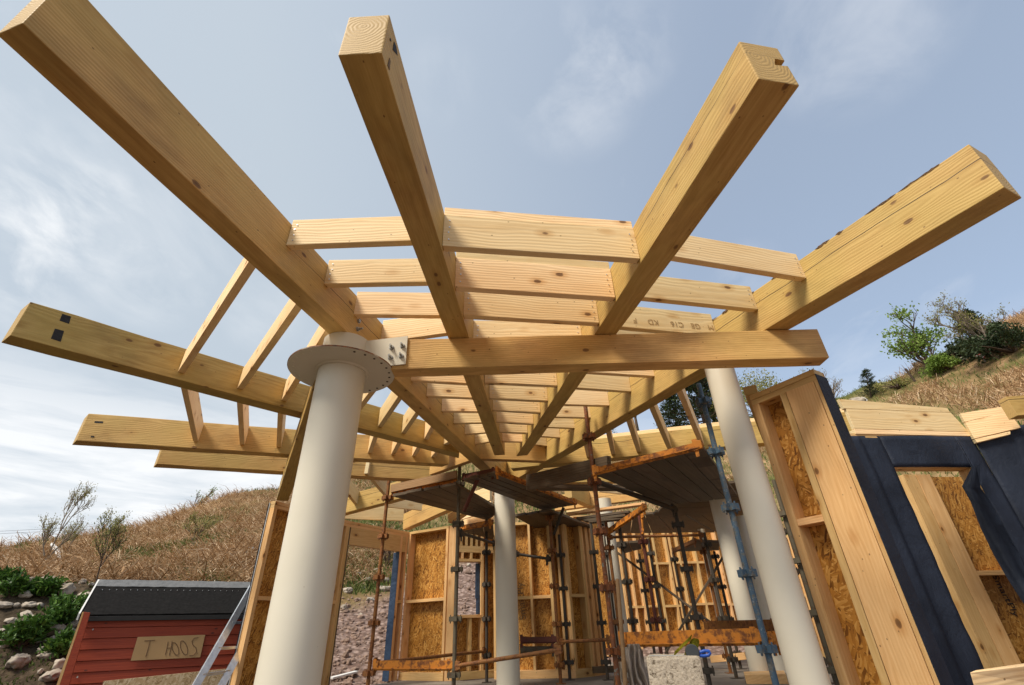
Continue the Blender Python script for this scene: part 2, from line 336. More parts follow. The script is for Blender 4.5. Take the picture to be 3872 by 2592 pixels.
# ------------------------------------------------------------------ rafters
EDGE = {('b1', 'A'): [('A1', 0, 200), ('A1', 1440, 1568), ('C1', 360, 80), ('C1', 755, 430), ('B2', 600, 140), ('B2', 1350, 830)],
        ('b1', 'B'): [('A1', 150, 130), ('A1', 1600, 1568), ('C1', 620, 20), ('C1', 985, 380), ('B2', 680, 60), ('B2', 1460, 830)],
        ('b2', 'A'): [('A2', 402, 297), ('A2', 880, 1568), ('B2', 1245, 50), ('B2', 1505, 740)],
        ('b2', 'B'): [('A2', 633, 284), ('A2', 1025, 1568), ('B2', 1385, 50), ('B2', 1590, 720)],
        ('b3', 'A'): [('A3', 687, 428), ('A3', 0, 1430), ('B2', 2130, 50), ('B2', 1685, 735)],
        ('b3', 'B'): [('A3', 890, 462), ('A3', 150, 1470), ('B2', 2235, 100), ('B2', 1780, 725)],
        ('b4', 'A'): [('A3', 1040, 1568), ('A3', 2000, 1015), ('C2', 0, 800), ('C2', 405, 565), ('B2', 1720, 900), ('B2', 2240, 600)],
        ('b4', 'B'): [('A3', 1260, 1540), ('A3', 2088, 1068), ('C2', 0, 1005), ('C2', 430, 775), ('B2', 1790, 910), ('B2', 2240, 650)],
        ('b5', 'A'): [('A4', 5, 520), ('A4', 1980, 1020), ('B2', 345, 520), ('B2', 1190, 752)],
        ('b5', 'B'): [('A4', 65, 472), ('A4', 1980, 965), ('B2', 345, 492), ('B2', 1200, 712)],
        ('b6', 'A'): [('A4', 472, 1190), ('A4', 1890, 1275), ('B2', 300, 783), ('B2', 1060, 818)],
        ('b6', 'B'): [('A4', 500, 1160), ('A4', 1890, 1250), ('B2', 302, 752), ('B2', 1120, 795)],
        ('b7', 'A'): [('A4', 1010, 1340), ('A4', 1860, 1385), ('B2', 285, 928), ('B2', 750, 945)],
        ('b7', 'B'): [('A4', 1018, 1315), ('A4', 1870, 1362), ('B2', 288, 905), ('B2', 900, 925)],
        ('b8', 'A'): [('B4', 500, 792), ('B4', 1360, 705), ('C4', 1340, -420)],
        ('b8', 'B'): [('B4', 500, 805), ('B4', 1100, 760)]}
LN = {}
for k, q in EDGE.items():
    A = np.array([atz(x, ZR)[:2] for x in q]); c = A.mean(0); d = np.linalg.svd(A-c)[2][0]
    if k[0] == 'b8': d = np.array([1.33, -.30]); d /= np.linalg.norm(d); c = atz(('B4', 510, 790), ZR)[:2]+(np.array([-d[1], d[0]])*.15 if k[1] == 'B' else 0)
    elif d[1] > 0: d = -d
    LN[k] = (c, d)
def tcoord(k, q): c, d = LN[k]; return float((atz(q, ZR)[:2]-c)@d)
def pt(k, t, z=ZR): c, d = LN[k]; p = c+d*t; return Vector((p[0], p[1], z))
def cross(k, p, q):                    # where plan line p-q meets rafter edge k
    c, d = LN[k]; p = np.array(p)[:2]; e = np.array(q)[:2]-p
    n = np.array([-d[1], d[0]]); t = ((c-p)@n)/(e@n); return p+e*t
RLAB = {'b1': 'huge overhanging roof beam at top left, running down onto the white front column',
        'b2': 'overhanging roof beam with cracked stamped end, second from left along the top',
        'b3': 'overhanging roof beam with a notched end, at top right of centre',
        'b4': 'long bark-edged roof beam reaching out to the right edge, above the right column',
        'b5': 'roof beam with two black stamps near its end, pointing to the left edge',
        'b6': 'roof beam below the stamped one at left, single dark blot near its end',
        'b7': 'lowest and shortest of the roof beams jutting out at left, split along its side',
        'b8': 'roof beam behind the right white column, long crack along its side'}
RAF = {}
def rafter(k, outA, outB, inA, inB, h):
    a0, b0, b1, a1 = pt((k, 'A'), outA), pt((k, 'B'), outB), pt((k, 'B'), inB), pt((k, 'A'), inA)
    up = Vector((0, 0, h))
    o = hexa('roof_beam', [a0, b0, b1, a1, a0+up, b0+up, b1+up, a1+up], 'rafter2' if k in ('b2', 'b5', 'b6') else 'rafter', None, None, .006, 14, .007)
    tag(o, RLAB[k], 'roof beam', 'big timber beams radiating from the roof centre'); RAF[k] = o; return o
T = tcoord
rafter('b1', T(('b1', 'A'), ('A1', -14, 203)), T(('b1', 'B'), ('A1', 150, 130)), -5.05, -5.05, .375)
rafter('b2', T(('b2', 'A'), ('A2', 402, 297)), T(('b2', 'B'), ('A2', 633, 284)), T(('b2', 'A'), ('B2', 1500, 725)), T(('b2', 'B'), ('B2', 1590, 720)), .305)
rafter('b3', T(('b3', 'A'), ('A3', 687, 428)), T(('b3', 'B'), ('A3', 890, 462)), T(('b3', 'A'), ('B2', 1687, 732)), T(('b3', 'B'), ('B2', 1780, 722)), .305)
rafter('b4', T(('b4', 'A'), ('A3', 2000, 1015)), T(('b4', 'B'), ('A3', 2088, 1068)), *[float((cross(('b1', 'B'), LN['b4', k_][0], LN['b4', k_][0]+LN['b4', k_][1])-LN['b4', k_][0])@LN['b4', k_][1])+.004 for k_ in 'AB'], .37)
rafter('b5', T(('b5', 'A'), ('A4', 5, 520)), T(('b5', 'B'), ('A4', 65, 472)), T(('b5', 'A'), ('B2', 1190, 752)), T(('b5', 'B'), ('B2', 1200, 712)), .31)
rafter('b6', T(('b6', 'A'), ('A4', 472, 1190)), T(('b6', 'B'), ('A4', 500, 1160)), T(('b6', 'A'), ('B2', 1060, 818)), T(('b6', 'B'), ('B2', 1120, 795)), .33)
rafter('b7', T(('b7', 'A'), ('A4', 1010, 1340)), T(('b7', 'B'), ('A4', 1030, 1316)), T(('b7', 'A'), ('B2', 960, 950)), T(('b7', 'B'), ('B2', 965, 925)), .27)
SCREW = bpy.data.meshes.new('screw'); _b = bmesh.new()
bmesh.ops.create_cone(_b, cap_ends=True, segments=8, radius1=.0045, radius2=.0035, depth=.006); _b.to_mesh(SCREW); _b.free(); SCREW.materials.append(MAT['nail'])
NOTCH = 1
# bay geometry ------------------------------------------------------------
def purlin(ka, kb, p, q, z0, z1, h, lab, th=.052, inward=None, double=False, grp='pale purlins between the front roof beams', screws=True, name='purlin', mat='pale'):
    """board between rafter edges ka and kb; p, q: two pixels of its lower near edge, seen at heights z0, z1"""
    P, Q = atz(p, z0), atz(q, z1); A = cross(ka, P, Q) if ka else np.array(P)[:2]; B = cross(kb, P, Q) if kb else np.array(Q)[:2]
    d = (B-A)/np.linalg.norm(B-A); n = np.array([-d[1], d[0]])
    if inward is None:
        inward = 1 if n@(np.array([-.2, 7.3])-A) > 0 else -1
    n = n*inward
    def far(k, X): return cross(k, X+n*th, X+n*th+d) if k else X+n*th
    A2, B2 = far(ka, A), far(kb, B)
    if inward < 0: pass
    za, zb = z0, z1
    vs = [V2(A, za), V2(A2, za), V2(B2, zb), V2(B, zb)]; vs += [v+Vector((0, 0, h)) for v in vs]
    if double:
        top = [v+Vector((0, 0, h+.004)) for v in vs[:4]]; vv = [t-Vector((*(n*.004), 0)) for t in top]
    o = hexa(name, vs, mat, None, None, .004)
    if double:
        s = [v+Vector((*(n*.010), .001)) for v in vs[4:]]; s += [v+Vector((0, 0, .075)) for v in s]
        hexa('packing_strip', s, mat, None, o, .003)
    tag(o, lab, 'purlin', grp)
    if screws:
        for X, sg, zz in ((A, 1, za), (B, -1, zb)):
            for j in range(4):
                c = X+d*sg*(.03+.012*random.random()); zc = zz+h*(.2+.2*j)+random.uniform(-.008, .008)
                s = link('screw', SCREW, None, Matrix.Translation(Vector((c[0], c[1], zc))-Vector((*(n*.002), 0)))@Vector((n[0], n[1], 0)).to_track_quat('Z', 'Y').to_matrix().to_4x4(), o)
    return o
ORD = ['first', 'second', 'third', 'fourth', 'fifth', 'sixth', 'seventh', 'eighth', 'ninth', 'tenth', 'eleventh', 'twelfth']
RR = [None, None, None, 3.48, 3.08, None, None, None, None, None, None]
APEX = np.array([-.171, 6.862])
def by_r(ka, kb, r, z0, z1):            # fake pixel-free purlin at radius r on both rafters
    def P(k):
        c, d = LN[k]; return c+d*(r-float((c-APEX)@d))
    return P(ka), P(kb)
def purlin_r(ka, kb, r, z, h, lab, **kw):
    A, B = by_r(ka, kb, r, z, z)
    global atz
    keep = atz; seq = [np.array([A[0], A[1], z]), np.array([B[0], B[1], z])]
    atz = lambda q, zz: seq[q]
    try: return purlin(ka, kb, 0, 1, z, z, h, lab, **kw)
    finally: atz = keep
bays = [('b1', 'b2', 'top-left beam and cracked-end beam', 2.19, .225, .235,
         [(('B1', 163, 443), ('B1', 1085, 410)), (('B1', 437, 730), ('B1', 1200, 715)), (('B1', 662, 955), ('B1', 1290, 962)), 3.47, 3.06,
          (('B2', 860, 90), ('B2', 1265, 112)), (('B2', 985, 222), ('B2', 1305, 235)), (('B2', 1103, 348), ('B2', 1360, 350)), (('B2', 1203, 448), ('B2', 1395, 445)), (('B2', 1290, 540), ('B2', 1425, 528)), (('B2', 1370, 622), ('B2', 1455, 605))]),
        ('b2', 'b3', 'cracked-end beam and notched-end beam', 2.03, .265, .25,
         [(('A2', 962, 1325), ('A2', 2030, 1395)), (('B1', 1405, 752), ('B1', 2343, 815)), (('B1', 1487, 963), ('B1', 2343, 1012)), 3.47, 3.06,
          (('B2', 1420, 105), ('B2', 2020, 130)), (('B2', 1460, 236), ('B2', 1942, 260)), (('B2', 1492, 338), ('B2', 1878, 360)), (('B2', 1520, 437), ('B2', 1820, 455)), (('B2', 1545, 522), ('B2', 1770, 533)), (('B2', 1567, 602), ('B2', 1725, 606))]),
        ('b3', 'b4', 'notched-end beam and bark-edged beam', 2.20, .235, .225,
         [(('A3', 215, 1383), ('A3', 922, 1498)), (('F', 1478, 681), ('F', 1727, 707)), (('F', 1422, 748), ('F', 1633, 768)), 3.35,
          (('B4', 1070, 38), ('B4', 1290, 52)), (('B4', 630, 150), ('B4', 1085, 180)), (('B4', 540, 290), ('B4', 893, 300)), (('B4', 450, 395), ('B4', 735, 402)), (('B4', 390, 482), ('B4', 595, 490)), (('B4', 330, 560), ('B4', 470, 570)), (('B4', 275, 630), ('B4', 355, 640))])]
for ka, kb, where, z, h, h2, rows in bays:
    for i, r in enumerate(rows):
        lab = 'pale board, %s from the outer end, between the %s' % (ORD[i], where)
        zz = z if i < 4 or ka == 'b3' else (2.12 if ka == 'b1' else 2.065)
        kw = dict(double=(ka == 'b2' and i < 2), screws=(ka == 'b2' and i < 8) or i < 2)
        if isinstance(r, float): purlin_r((ka, 'B'), (kb, 'A'), r, zz, h, lab, **kw)
        else: purlin((ka, 'B'), (kb, 'A'), r[0], r[1], zz, zz, h, lab, **kw)
# deep trimmer closing the inner end of the two middle beams
o = purlin(('b1', 'B'), ('b4', 'A'), ('B2', 1415, 752), ('B2', 1845, 768), 2.0, 2.0, .31, 'treated trimmer closing the inner ends of the two middle beams', th=.10, mat='rafter2', name='trimmer', screws=False, grp='treated trimmers at the roof centre'); o['category'] = 'trimmer'
# left bays
def side_bay(ka, kb, z, h, rows, where, grp, th=.06, inw=None):
    for i, (p, q) in enumerate(rows):
        purlin(ka, kb, p, q, z, z, h, 'pale board, %s from the outer end, %s' % (ORD[i], where), th=th, inward=inw, grp=grp, screws=False)
side_bay(('b5', 'B'), ('b1', 'A'), 2.07, .215, [(('A4', 1215, 725), ('A4', 1682, 30)), (('A4', 1603, 828), ('A4', 1985, 300)), (('C1', 125, 1470), ('C1', 655, 655)), (('B2', 365, 350), ('B2', 480, 205)),
         (('B2', 545, 495), ('B2', 715, 252)), (('B2', 745, 548), ('B2', 862, 380)), (('B2', 930, 610), ('B2', 995, 492)), (('B2', 1080, 650), ('B2', 1130, 620))], 'between the top-left beam and double-stamped beam', 'pale purlins in the upper left bay', .055, -1)
side_bay(('b6', 'B'), ('b5', 'A'), 2.08, .225, [(('A4', 1305, 1163), ('A4', 1240, 845)), (('A4', 1612, 1185), ('A4', 1600, 930)), (('A4', 1852, 1203), ('A4', 1865, 1000)), (('B2', 460, 712), ('B2', 505, 590)),
         (('B2', 655, 728), ('B2', 708, 628)), (('B2', 832, 738), ('B2', 868, 675)), (('B2', 990, 750), ('B2', 1022, 712))], 'between double-stamped beam and single-blot beam', 'pale purlins in the middle left bay', .055, -1)
# the split notch in one beam end, cut into the timber
c_, d_ = LN['b3', 'B']; q = Vector(atz(('A3', 890, 462), ZR)); nn = Vector((-d_[1], d_[0], 0)); nn = nn if nn.x > 0 else -nn
bm = bmesh.new(); cpts = [Vector((0, .03, -.012)), Vector((0, -.085, -.028)), Vector((0, -.06, .03)), Vector((0, .03, .028))]
e_ = Vector((d_[0], d_[1], 0)); o_ = q+Vector((0, 0, .17)); va = [bm.verts.new(o_+nn*p.y+Vector((0, 0, p.z))+e_*.06) for p in cpts]; vb = [bm.verts.new(o_+nn*p.y*.6+Vector((0, 0, p.z))-e_*.09) for p in cpts]
bm.faces.new(va); bm.faces.new(vb[::-1]); [bm.faces.new((va[i], vb[i], vb[(i+1) % 4], va[(i+1) % 4])) for i in range(4)]; bmesh.ops.recalc_face_normals(bm, faces=bm.faces[:])
ct = finish(bm, 'cutter', None); md = RAF['b3'].modifiers.new('cut', 'BOOLEAN'); md.object = ct; md.operation = 'DIFFERENCE'
bpy.context.view_layer.update(); me = bpy.data.meshes.new_from_object(RAF['b3'].evaluated_get(bpy.context.evaluated_depsgraph_get())); RAF['b3'].modifiers.clear(); RAF['b3'].data = me; bpy.data.objects.remove(ct)
# strips of bark left along the upper edge of the right beam
def bark(k, t0, t1, h, n, seed):
    rnd = random.Random(seed); c_, d_ = LN[k, 'A']; dd = Vector((d_[0], d_[1], 0)); nn = Vector((-d_[1], d_[0], 0)); nn = nn if nn.dot(Vector((c_[0], c_[1], 0))) < 0 else -nn
    for i in range(n):
        t = t0+(t1-t0)*(i+rnd.random()*.7)/n; L_ = rnd.uniform(.05, .22); p = Vector((c_[0], c_[1], ZR+h))+dd*t; bm = bmesh.new(); m = 7
        up, lo = [], []
        for j in range(m+1):
            f = j/m; e = math.sin(f*math.pi)**.6; up.append(bm.verts.new(p+dd*L_*f+Vector((0, 0, e*rnd.uniform(.002, .010)))+nn*.002)); lo.append(bm.verts.new(p+dd*L_*f-Vector((0, 0, e*rnd.uniform(.004, .018)))+nn*.003))
        fs = [bm.faces.new((up[j], up[j+1], lo[j+1], lo[j])) for j in range(m)]; bmesh.ops.solidify(bm, geom=fs, thickness=.008); finish(bm, 'bark_strip', 'barkstrip', None, RAF[k])
bark('b4', -.2, 2.6, .37, 15, 3)
rafter('b8', 4.2, 4.2, -.75, -.75, .30)
pb = hexa('packing_board', [Vector((*(LN['b8', 'A'][0]+LN['b8', 'A'][1]*t+np.array([.22, .97])*s), z)) for z in (2.304, 2.36) for t, s in ((-.5, .03), (-.5, .13), (4.2, .13), (4.2, .03))], 'pale', None, RAF['b8'])
for i, (p, q) in enumerate([(('B4', 1480, 200), ('B4', 1655, 605)), (('B4', 1245, 330), ('B4', 1395, 668)), (('B4', 1050, 440), ('B4', 1135, 690)), (('B4', 880, 545), ('B4', 918, 705)), (('B4', 690, 640), ('B4', 712, 735))]):
    purlin(('b4', 'B'), ('b8', 'A'), p, q, 2.05, 2.05, .24, 'pale board, %s from the right column, between bark-edged beam and long-cracked beam' % ORD[i], th=.06, inward=-1, grp='pale purlins behind the bark-edged beam', screws=False)
# rear-left roof timbers seen past the front column
def rear(lab, p, zp, q, zq, w, h, mat='rafter', name='roof_beam', cat='roof beam', grp='big timber beams radiating from the roof centre', ext=0.):
    a, b = Vector(atz(p, zp)), Vector(atz(q, zq)); d = (b-a).normalized(); a -= d*ext
    o = beam(name, a+Vector((0, 0, h/2)), b+Vector((0, 0, h/2)), w, h, mat, (0, 0, 1), None, .004, 6, .004)
    return tag(o, lab, cat, grp)
rear('roof beam rising from the left wall head behind the front column', ('B2', 235, 1222), 1.80, ('B2', 720, 1095), 1.95, .15, .30, ext=1.2)
rear('roof beam whose split end rests on the wall corner near the doorway', ('B2', 745, 1358), 1.78, ('B2', 1112, 1195), 1.95, .15, .30)
rear('short pale roof beam end behind the olive scaffold pole', ('B2', 1128, 1305), 1.80, ('B2', 1236, 1228), 1.9, .15, .30)
rear('treated trimmer linking the left beams to the top-left beam', ('B2', 968, 893), 2.0, ('B2', 1318, 768), 2.0, .09, .30, name='trimmer', cat='trimmer', grp='treated trimmers at the roof centre')
for i, (p, q, zb) in enumerate([(('B2', 262, 1060), ('B2', 332, 1145), 2.0), (('B2', 462, 935), ('B2', 582, 1072), 2.0)]):
    rear('pale board %s the rusty scaffold pole, between the rear left beams' % ('leftmost behind' if i == 0 else 'just above'), p, zb, q, zb-.08, .055, .22, 'pale', 'purlin', 'purlin', 'pale purlins in the rear left bays', .25)
rear('lower pale board spanning behind the rusty pole, bright along its edge', ('B2', 575, 1160), 1.95, ('B2', 880, 1192), 1.95, .05, .22, 'pale', 'purlin', 'purlin', 'pale purlins in the rear left bays')
rear('broad pale board below the rear left beam, just above the doorway head', ('B2', 250, 1262), 1.85, ('B2', 725, 1280), 1.85, .05, .28, 'pale', 'purlin', 'purlin', 'pale purlins in the rear left bays', .6)
rear('pale slanting board glimpsed left of the round middle column', ('B2', 1215, 1270), 2.0, ('B2', 1480, 1195), 2.05, .05, .22, 'pale', 'purlin', 'purlin', 'pale purlins in the rear bays')
rear('pale board in the gap beside the top of the middle column', ('B2', 1230, 1330), 1.9, ('B2', 1500, 1285), 1.9, .05, .26, 'pale', 'purlin', 'purlin', 'pale purlins in the rear bays')
rear('pale board in bright gap between the two scaffold decks', ('B2', 1330, 1150), 2.0, ('B2', 1470, 1105), 2.0, .05, .25, 'pale', 'purlin', 'purlin', 'pale purlins in the rear bays')
for i, (p, q) in enumerate([(('D2', 0, 470), ('D2', 760, 460)), (('D2', 280, 720), ('D2', 1120, 610)), (('D2', 330, 640), ('D2', 500, 715))]):
    rear(['treated rear beam glimpsed under the big scaffold deck', 'long treated rear beam beneath the scaffold deck gap', 'short treated rear beam slanting beside the patchy pole'][i], p, 2.0, q, 2.0, .14, .28, ext=.3)
for i, (p, q) in enumerate([(('D2', 215, 735), ('D2', 420, 690)), (('D2', 250, 775), ('D2', 500, 700)), (('D2', 560, 550), ('D2', 1200, 610))]):
    rear('pale board, %s of those seen past the patchy pole below the decks' % ORD[i], p, 2.05, q, 2.05, .05, .2, 'pale', 'purlin', 'purlin', 'pale purlins in the rear bays')
# ------------------------------------------------------------------ ring beams
def ringbeam(lab, quad, z0, z1, grp='ring beams under the roof beams'):
    vs = [V2(p, z0) for p in quad]+[V2(p, z1-.004) for p in quad]
    o = hexa('ring_beam', vs, 'rafter2', None, None, .006, 10, .004); return tag(o, lab, 'ring beam', grp)
ringbeam('long level ring beam from the front column plate to the right wall', [(-.93, 3.19), (-.93, 3.33), (2.44, 3.385), (2.44, 3.245)], 1.735, ZR)
P0, P1 = atz(('C5', 600, 195), ZT)[:2], atz(('C5', 246, 1292), ZT)[:2]; P2 = atz(('C5', 378, 1296), ZT)[:2]
dd = (P1-P0)/np.linalg.norm(P1-P0); P2 = P1+np.array([dd[1], -dd[0]])*.16
ringbeam('dark-bottomed ring beam running from the front column back to the left wall', [P0-dd*.15, P0-dd*.15+(P2-P1), P2, P1], ZT+.004, ZR)
a, b = atz(('D4', 215, 790), ZT)[:2], atz(('D4', 490, 1480), ZT)[:2]; e = (b-a)/np.linalg.norm(b-a); n = np.array([e[1], -e[0]])*.11
ringbeam('short dark ring beam meeting the corner of the right wall', [a, a+n, b+n+e*1.5, b+e*1.5], ZT+.01, ZT+.10)
# ------------------------------------------------------------------ columns
def column(lab, x, y, dia, z0, z1, parts=()):
    t = thing('steel_column', lab, 'column', (x, y, z0), 'cream painted round steel columns')
    bm = bmesh.new(); bm_tube(bm, [(x, y, z0), (x, y, z0+.5), (x, y, (z0+z1)/2), (x, y, z1)], dia/2, 64); edge_smooth(finish(bm, 'shaft', 'cream', None, t, True)); return t
def disc(name, x, y, z0, z1, r, mat, parent, r2=None, seg=96):
    bm = bmesh.new(); bm_tube(bm, [(x, y, z0), (x, y, z1)], [r, r2 or r], seg); return edge_smooth(finish(bm, name, mat, None, parent, True))
cx1, cy1 = -1.309, 3.225
c1 = column('tall cream column in front with a wide drilled flange and bolted plate', cx1, cy1, .348, -1.0, 1.742)
fl = disc('flange', cx1, cy1, 1.742, 1.753, .390, 'cream', c1); disc('rim', cx1, cy1, 1.7425, 1.7525, .3915, 'flange_edge', fl)
disc('collar', cx1, cy1, 1.729, 1.7415, .186, 'cream', c1, .197)
disc('stub', cx1, cy1, 1.753, ZR-.002, .175, 'cream', c1)
for k in range(28):
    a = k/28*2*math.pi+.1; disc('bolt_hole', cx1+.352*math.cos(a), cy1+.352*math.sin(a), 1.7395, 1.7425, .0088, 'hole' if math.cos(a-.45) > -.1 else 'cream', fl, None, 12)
pl = hexa('fin_plate', [(-1.13, 3.176, 1.66), (-1.13, 3.188, 1.66), (-.90, 3.188, 1.735), (-.90, 3.176, 1.735), (-1.13, 3.176, 1.985), (-1.13, 3.188, 1.985), (-.822, 3.188, 2.02), (-.822, 3.176, 2.02)], 'cream', (1, 0, 0), c1, .001)
bpy.data.objects.remove(pl)
bm = bmesh.new(); prof = [(-1.15, 1.756), (-.985, 1.756), (-.94, 1.757), (-.815, 1.768), (-.82, 2.018), (-1.15, 1.985)]
v0 = [bm.verts.new((x, 3.174, z)) for x, z in prof]; v1 = [bm.verts.new((x, 3.187, z)) for x, z in prof]
bm.faces.new(v0); bm.faces.new(v1[::-1])
for i in range(6): bm.faces.new((v0[i], v1[i], v1[(i+1) % 6], v0[(i+1) % 6]))
bmesh.ops.recalc_face_normals(bm, faces=bm.faces[:]); pl = finish(bm, 'fin_plate', 'cream', None, c1)
def bolt(p, axis, parent, L=.05, name='bolt'):
    ax = Vector(axis).normalized(); p = Vector(p); bm = bmesh.new()
    bm_tube(bm, [p, p+ax*L], .0085, 12)
    for r, a, b, seg in ((.021, 0, .004, 16), (.017, .004, .018, 6)): bm_tube(bm, [p+ax*a, p+ax*b], r, seg)
    return finish(bm, name, 'zinc', None, parent)
for q in (('C1', 1690, 650), ('C1', 1850, 625), ('C1', 1672, 800), ('C1', 1832, 775)): bolt(onv(q, (0, 3.174), (1, 0)), (0, -1, 0), pl)
g = beam('gusset', (cx1-.10, cy1-.17, 1.665), (cx1-.10, cy1-.25, 1.665), .012, .03, 'cream', (0, 0, 1), c1); bpy.data.objects.remove(g)
bm = bmesh.new(); A_ = [(-1.385, 3.063, 1.754), (-1.385, 2.975, 1.754), (-1.385, 3.063, 1.835)]
va = [bm.verts.new(p) for p in A_]; vb = [bm.verts.new((p[0]+.012, p[1], p[2])) for p in A_]
bm.faces.new(va); bm.faces.new(vb[::-1]); [bm.faces.new((va[i], vb[i], vb[(i+1) % 3], va[(i+1) % 3])) for i in range(3)]
bmesh.ops.recalc_face_normals(bm, faces=bm.faces[:]); finish(bm, 'gusset', 'cream', None, c1)
c_, d_ = LN['b1', 'B']; nb = Vector((-d_[1], d_[0], 0)); nb = nb if nb.x > 0 else -nb
for q in (('C1', 1195, 255), ('C1', 1180, 375)): bolt(Vector(onv(q, c_, d_))-nb*.002, nb, RAF['b1'], .05 if q[2] > 300 else .012)
ca = ray(('C2', 860, 562)); az = math.radians(25.85)
column('tall cream column on the right in front of the boarded wall', 4.15*math.sin(az), 4.15*math.cos(az), .238, -1.0, ZR-.003)
column('cream column at the very centre, its top hidden by a scaffold deck', -.205, 7.8, .318, FZ, ZR)
column('shaded cream column behind the blue pole, dark at the top', 8.45*math.sin(math.radians(22.06)), 8.45*math.cos(math.radians(22.06)), .252, FZ, 1.75)
def colpx(lab, q, rho, dia, z1, z0=FZ): P = atr(q, rho); return column(lab, P[0], P[1], dia, z0, z1)
colpx('slim grey column behind the broom handle and patchy pole', ('B5', 893, 600), 9.0, .26, 2.0)
colpx('pale column half hidden by the right front column', ('C4', 1372, 600), 9.7, .25, 1.62)
colpx('narrow white post between dark scaffold poles at the rear right', ('C4', 990, 600), 11.5, .15, 1.75)  # slim column put in where a bright slit shows between wall panels
colpx('narrow white post behind the patchy pole at the rear', ('C4', 108, 600), 11.5, .15, 1.9)  # post added in place of another bright slit between panels
# ------------------------------------------------------------------ timber framed walls
def wall(name, lab, P, Q, out, z0, z1, studs, nogs=(), sheets=None, plates=(True, True), dep=.14, plate_t=.046, sw=.048, extra=(), memb=None, grp='timber frame wall panels', double=False):
    P, Q = np.array(P, float), np.array(Q, float); d = (Q-P)/np.linalg.norm(Q-P); n = np.array([-d[1], d[0]])*out; Ln = np.linalg.norm(Q-P)
    t = thing(name, lab, 'wall panel', (*((P+Q)/2), z0), grp)
    def bx(nm, s0, s1, o0, o1, za, zb, mat, ax):
        vs = [V2(P+d*s+n*o, z) for z in (za, zb) for s, o in ((s0, o0), (s0, o1), (s1, o1), (s1, o0))]
        xd = V2(d, 0) if ax == 'x' else Vector((0, 0, 1))
        o_ = hexa(nm, vs, mat, xd, t, .0025 if mat == 'stud' else 0.); return o_
    zt = z1
    if plates[1]:
        bx('top_plate', 0, Ln, 0, dep, z1-plate_t, z1, 'stud', 'x'); zt = z1-plate_t
        if double: bx('top_plate', 0, Ln, .004, dep-.004, z1-2*plate_t-.002, z1-plate_t-.002, 'stud', 'x'); zt = z1-2*plate_t-.002
    zb = z0
    if plates[0]: bx('sole_plate', 0, Ln, -.003, dep, z0, z0+plate_t*2.4, 'stud', 'x'); zb = z0+plate_t*2.4
    for s in studs:
        s, w = s if isinstance(s, tuple) else (s, sw)
        bx('stud', s, s+w, 0, dep, zb, zt, 'stud', 'z')
    for (a, b, z) in nogs: bx('noggin', a, b, .003, dep-.003, z, z+sw, 'stud', 'x')
    for (nm, a, b, o0, o1, za, zc, mat, ax) in extra: bx(nm, a, b, o0, o1, za, zc, mat, ax)
    for (a, b, za, zc) in (sheets if sheets is not None else [(0, Ln, z0, z1-.002)]): bx('sheathing', a, b, dep+.001, dep+.016, za, zc, 'osb', 'z')
    for (a, b, za, zc) in (memb or []): bx('membrane', a, b, dep+.017, dep+.021, za, zc, 'membrane', 'z')
    t['_len'] = Ln; L_ = float(Ln); del t['_len']; return t, L_, P, d, n
# left wall, behind the front column
wA, wB = atz(('C5', 243, 1292), ZT)[:2], atz(('D3', 945, 340), ZT)[:2]
lw = np.linalg.norm(wB-wA)
wall('wall_panel', 'left wall panel behind the front column, strand board between pine studs', wA, wB, 1, FZ-.4, ZT, [(0, .06), (.60, .05), (1.15, .05), (lw-.10, .05), (lw-.048, .048)], [(.06, .6, .46), (.65, 1.15, .46), (1.2, lw-.10, .46)], None, double=True, memb=[(-.02, lw, FZ-.4, ZT-.02)], dep=.085, extra=[('edge_strip', -.012, -.002, .086, .11, FZ-.4, ZT-.02, 'alu', 'z'), ('edge_strip', lw+.002, lw+.012, -.012, .10, FZ-.4, ZT-.10, 'plank', 'z')])
# doorway wall with lintel
wC = atz(('B3', 1243, 255), ZT)[:2]; lo_ = np.linalg.norm(wC-wB)
sD = np.linalg.norm(onv(('D1', 880, 600), wB, wC-wB)[:2]-wB); sE = np.linalg.norm(onv(('D1', 822, 600), wB, wC-wB)[:2]-wB)
wall('wall_panel', 'doorway wall panel with deep lintel and blue membrane folded round its jamb', wB, wC, 1, FZ, ZT, [(sD-.055, .055), (sD+.09, .045)], [(sD, sD+.09, .50)], [(sD, lo_, FZ, ZT-.01)], (False, True), double=True,
     extra=[('lintel', 0, lo_, .004, .10, ZT-.37, ZT-.094, 'stud', 'x'), ('membrane_fold', sD-.062, sD-.056, .0, .15, FZ, ZT-.375, 'membrane2', 'z')])
# panel right of the doorway
wD = atz(('B3', 1578, 200), ZT)[:2]; wD2 = atz(('B3', 1655, 200), ZT)[:2]; ld = np.linalg.norm(wD-wC)
wall('wall_panel', 'strand board panel right of the doorway with one noggin at mid height', wC, wD, 1, FZ, ZT, [(0, .045), (ld-.05, .05)], [(.045, ld-.05, .50)], None)
tag(beam('corner_post', V2((wD+wD2)/2+np.array([0, .06]), FZ), V2((wD+wD2)/2+np.array([0, .06]), ZT), .12, .155, 'stud', (0, 1, 0)), 'broad pine corner post beside the olive scaffold pole', 'post', 'pine posts between wall panels')
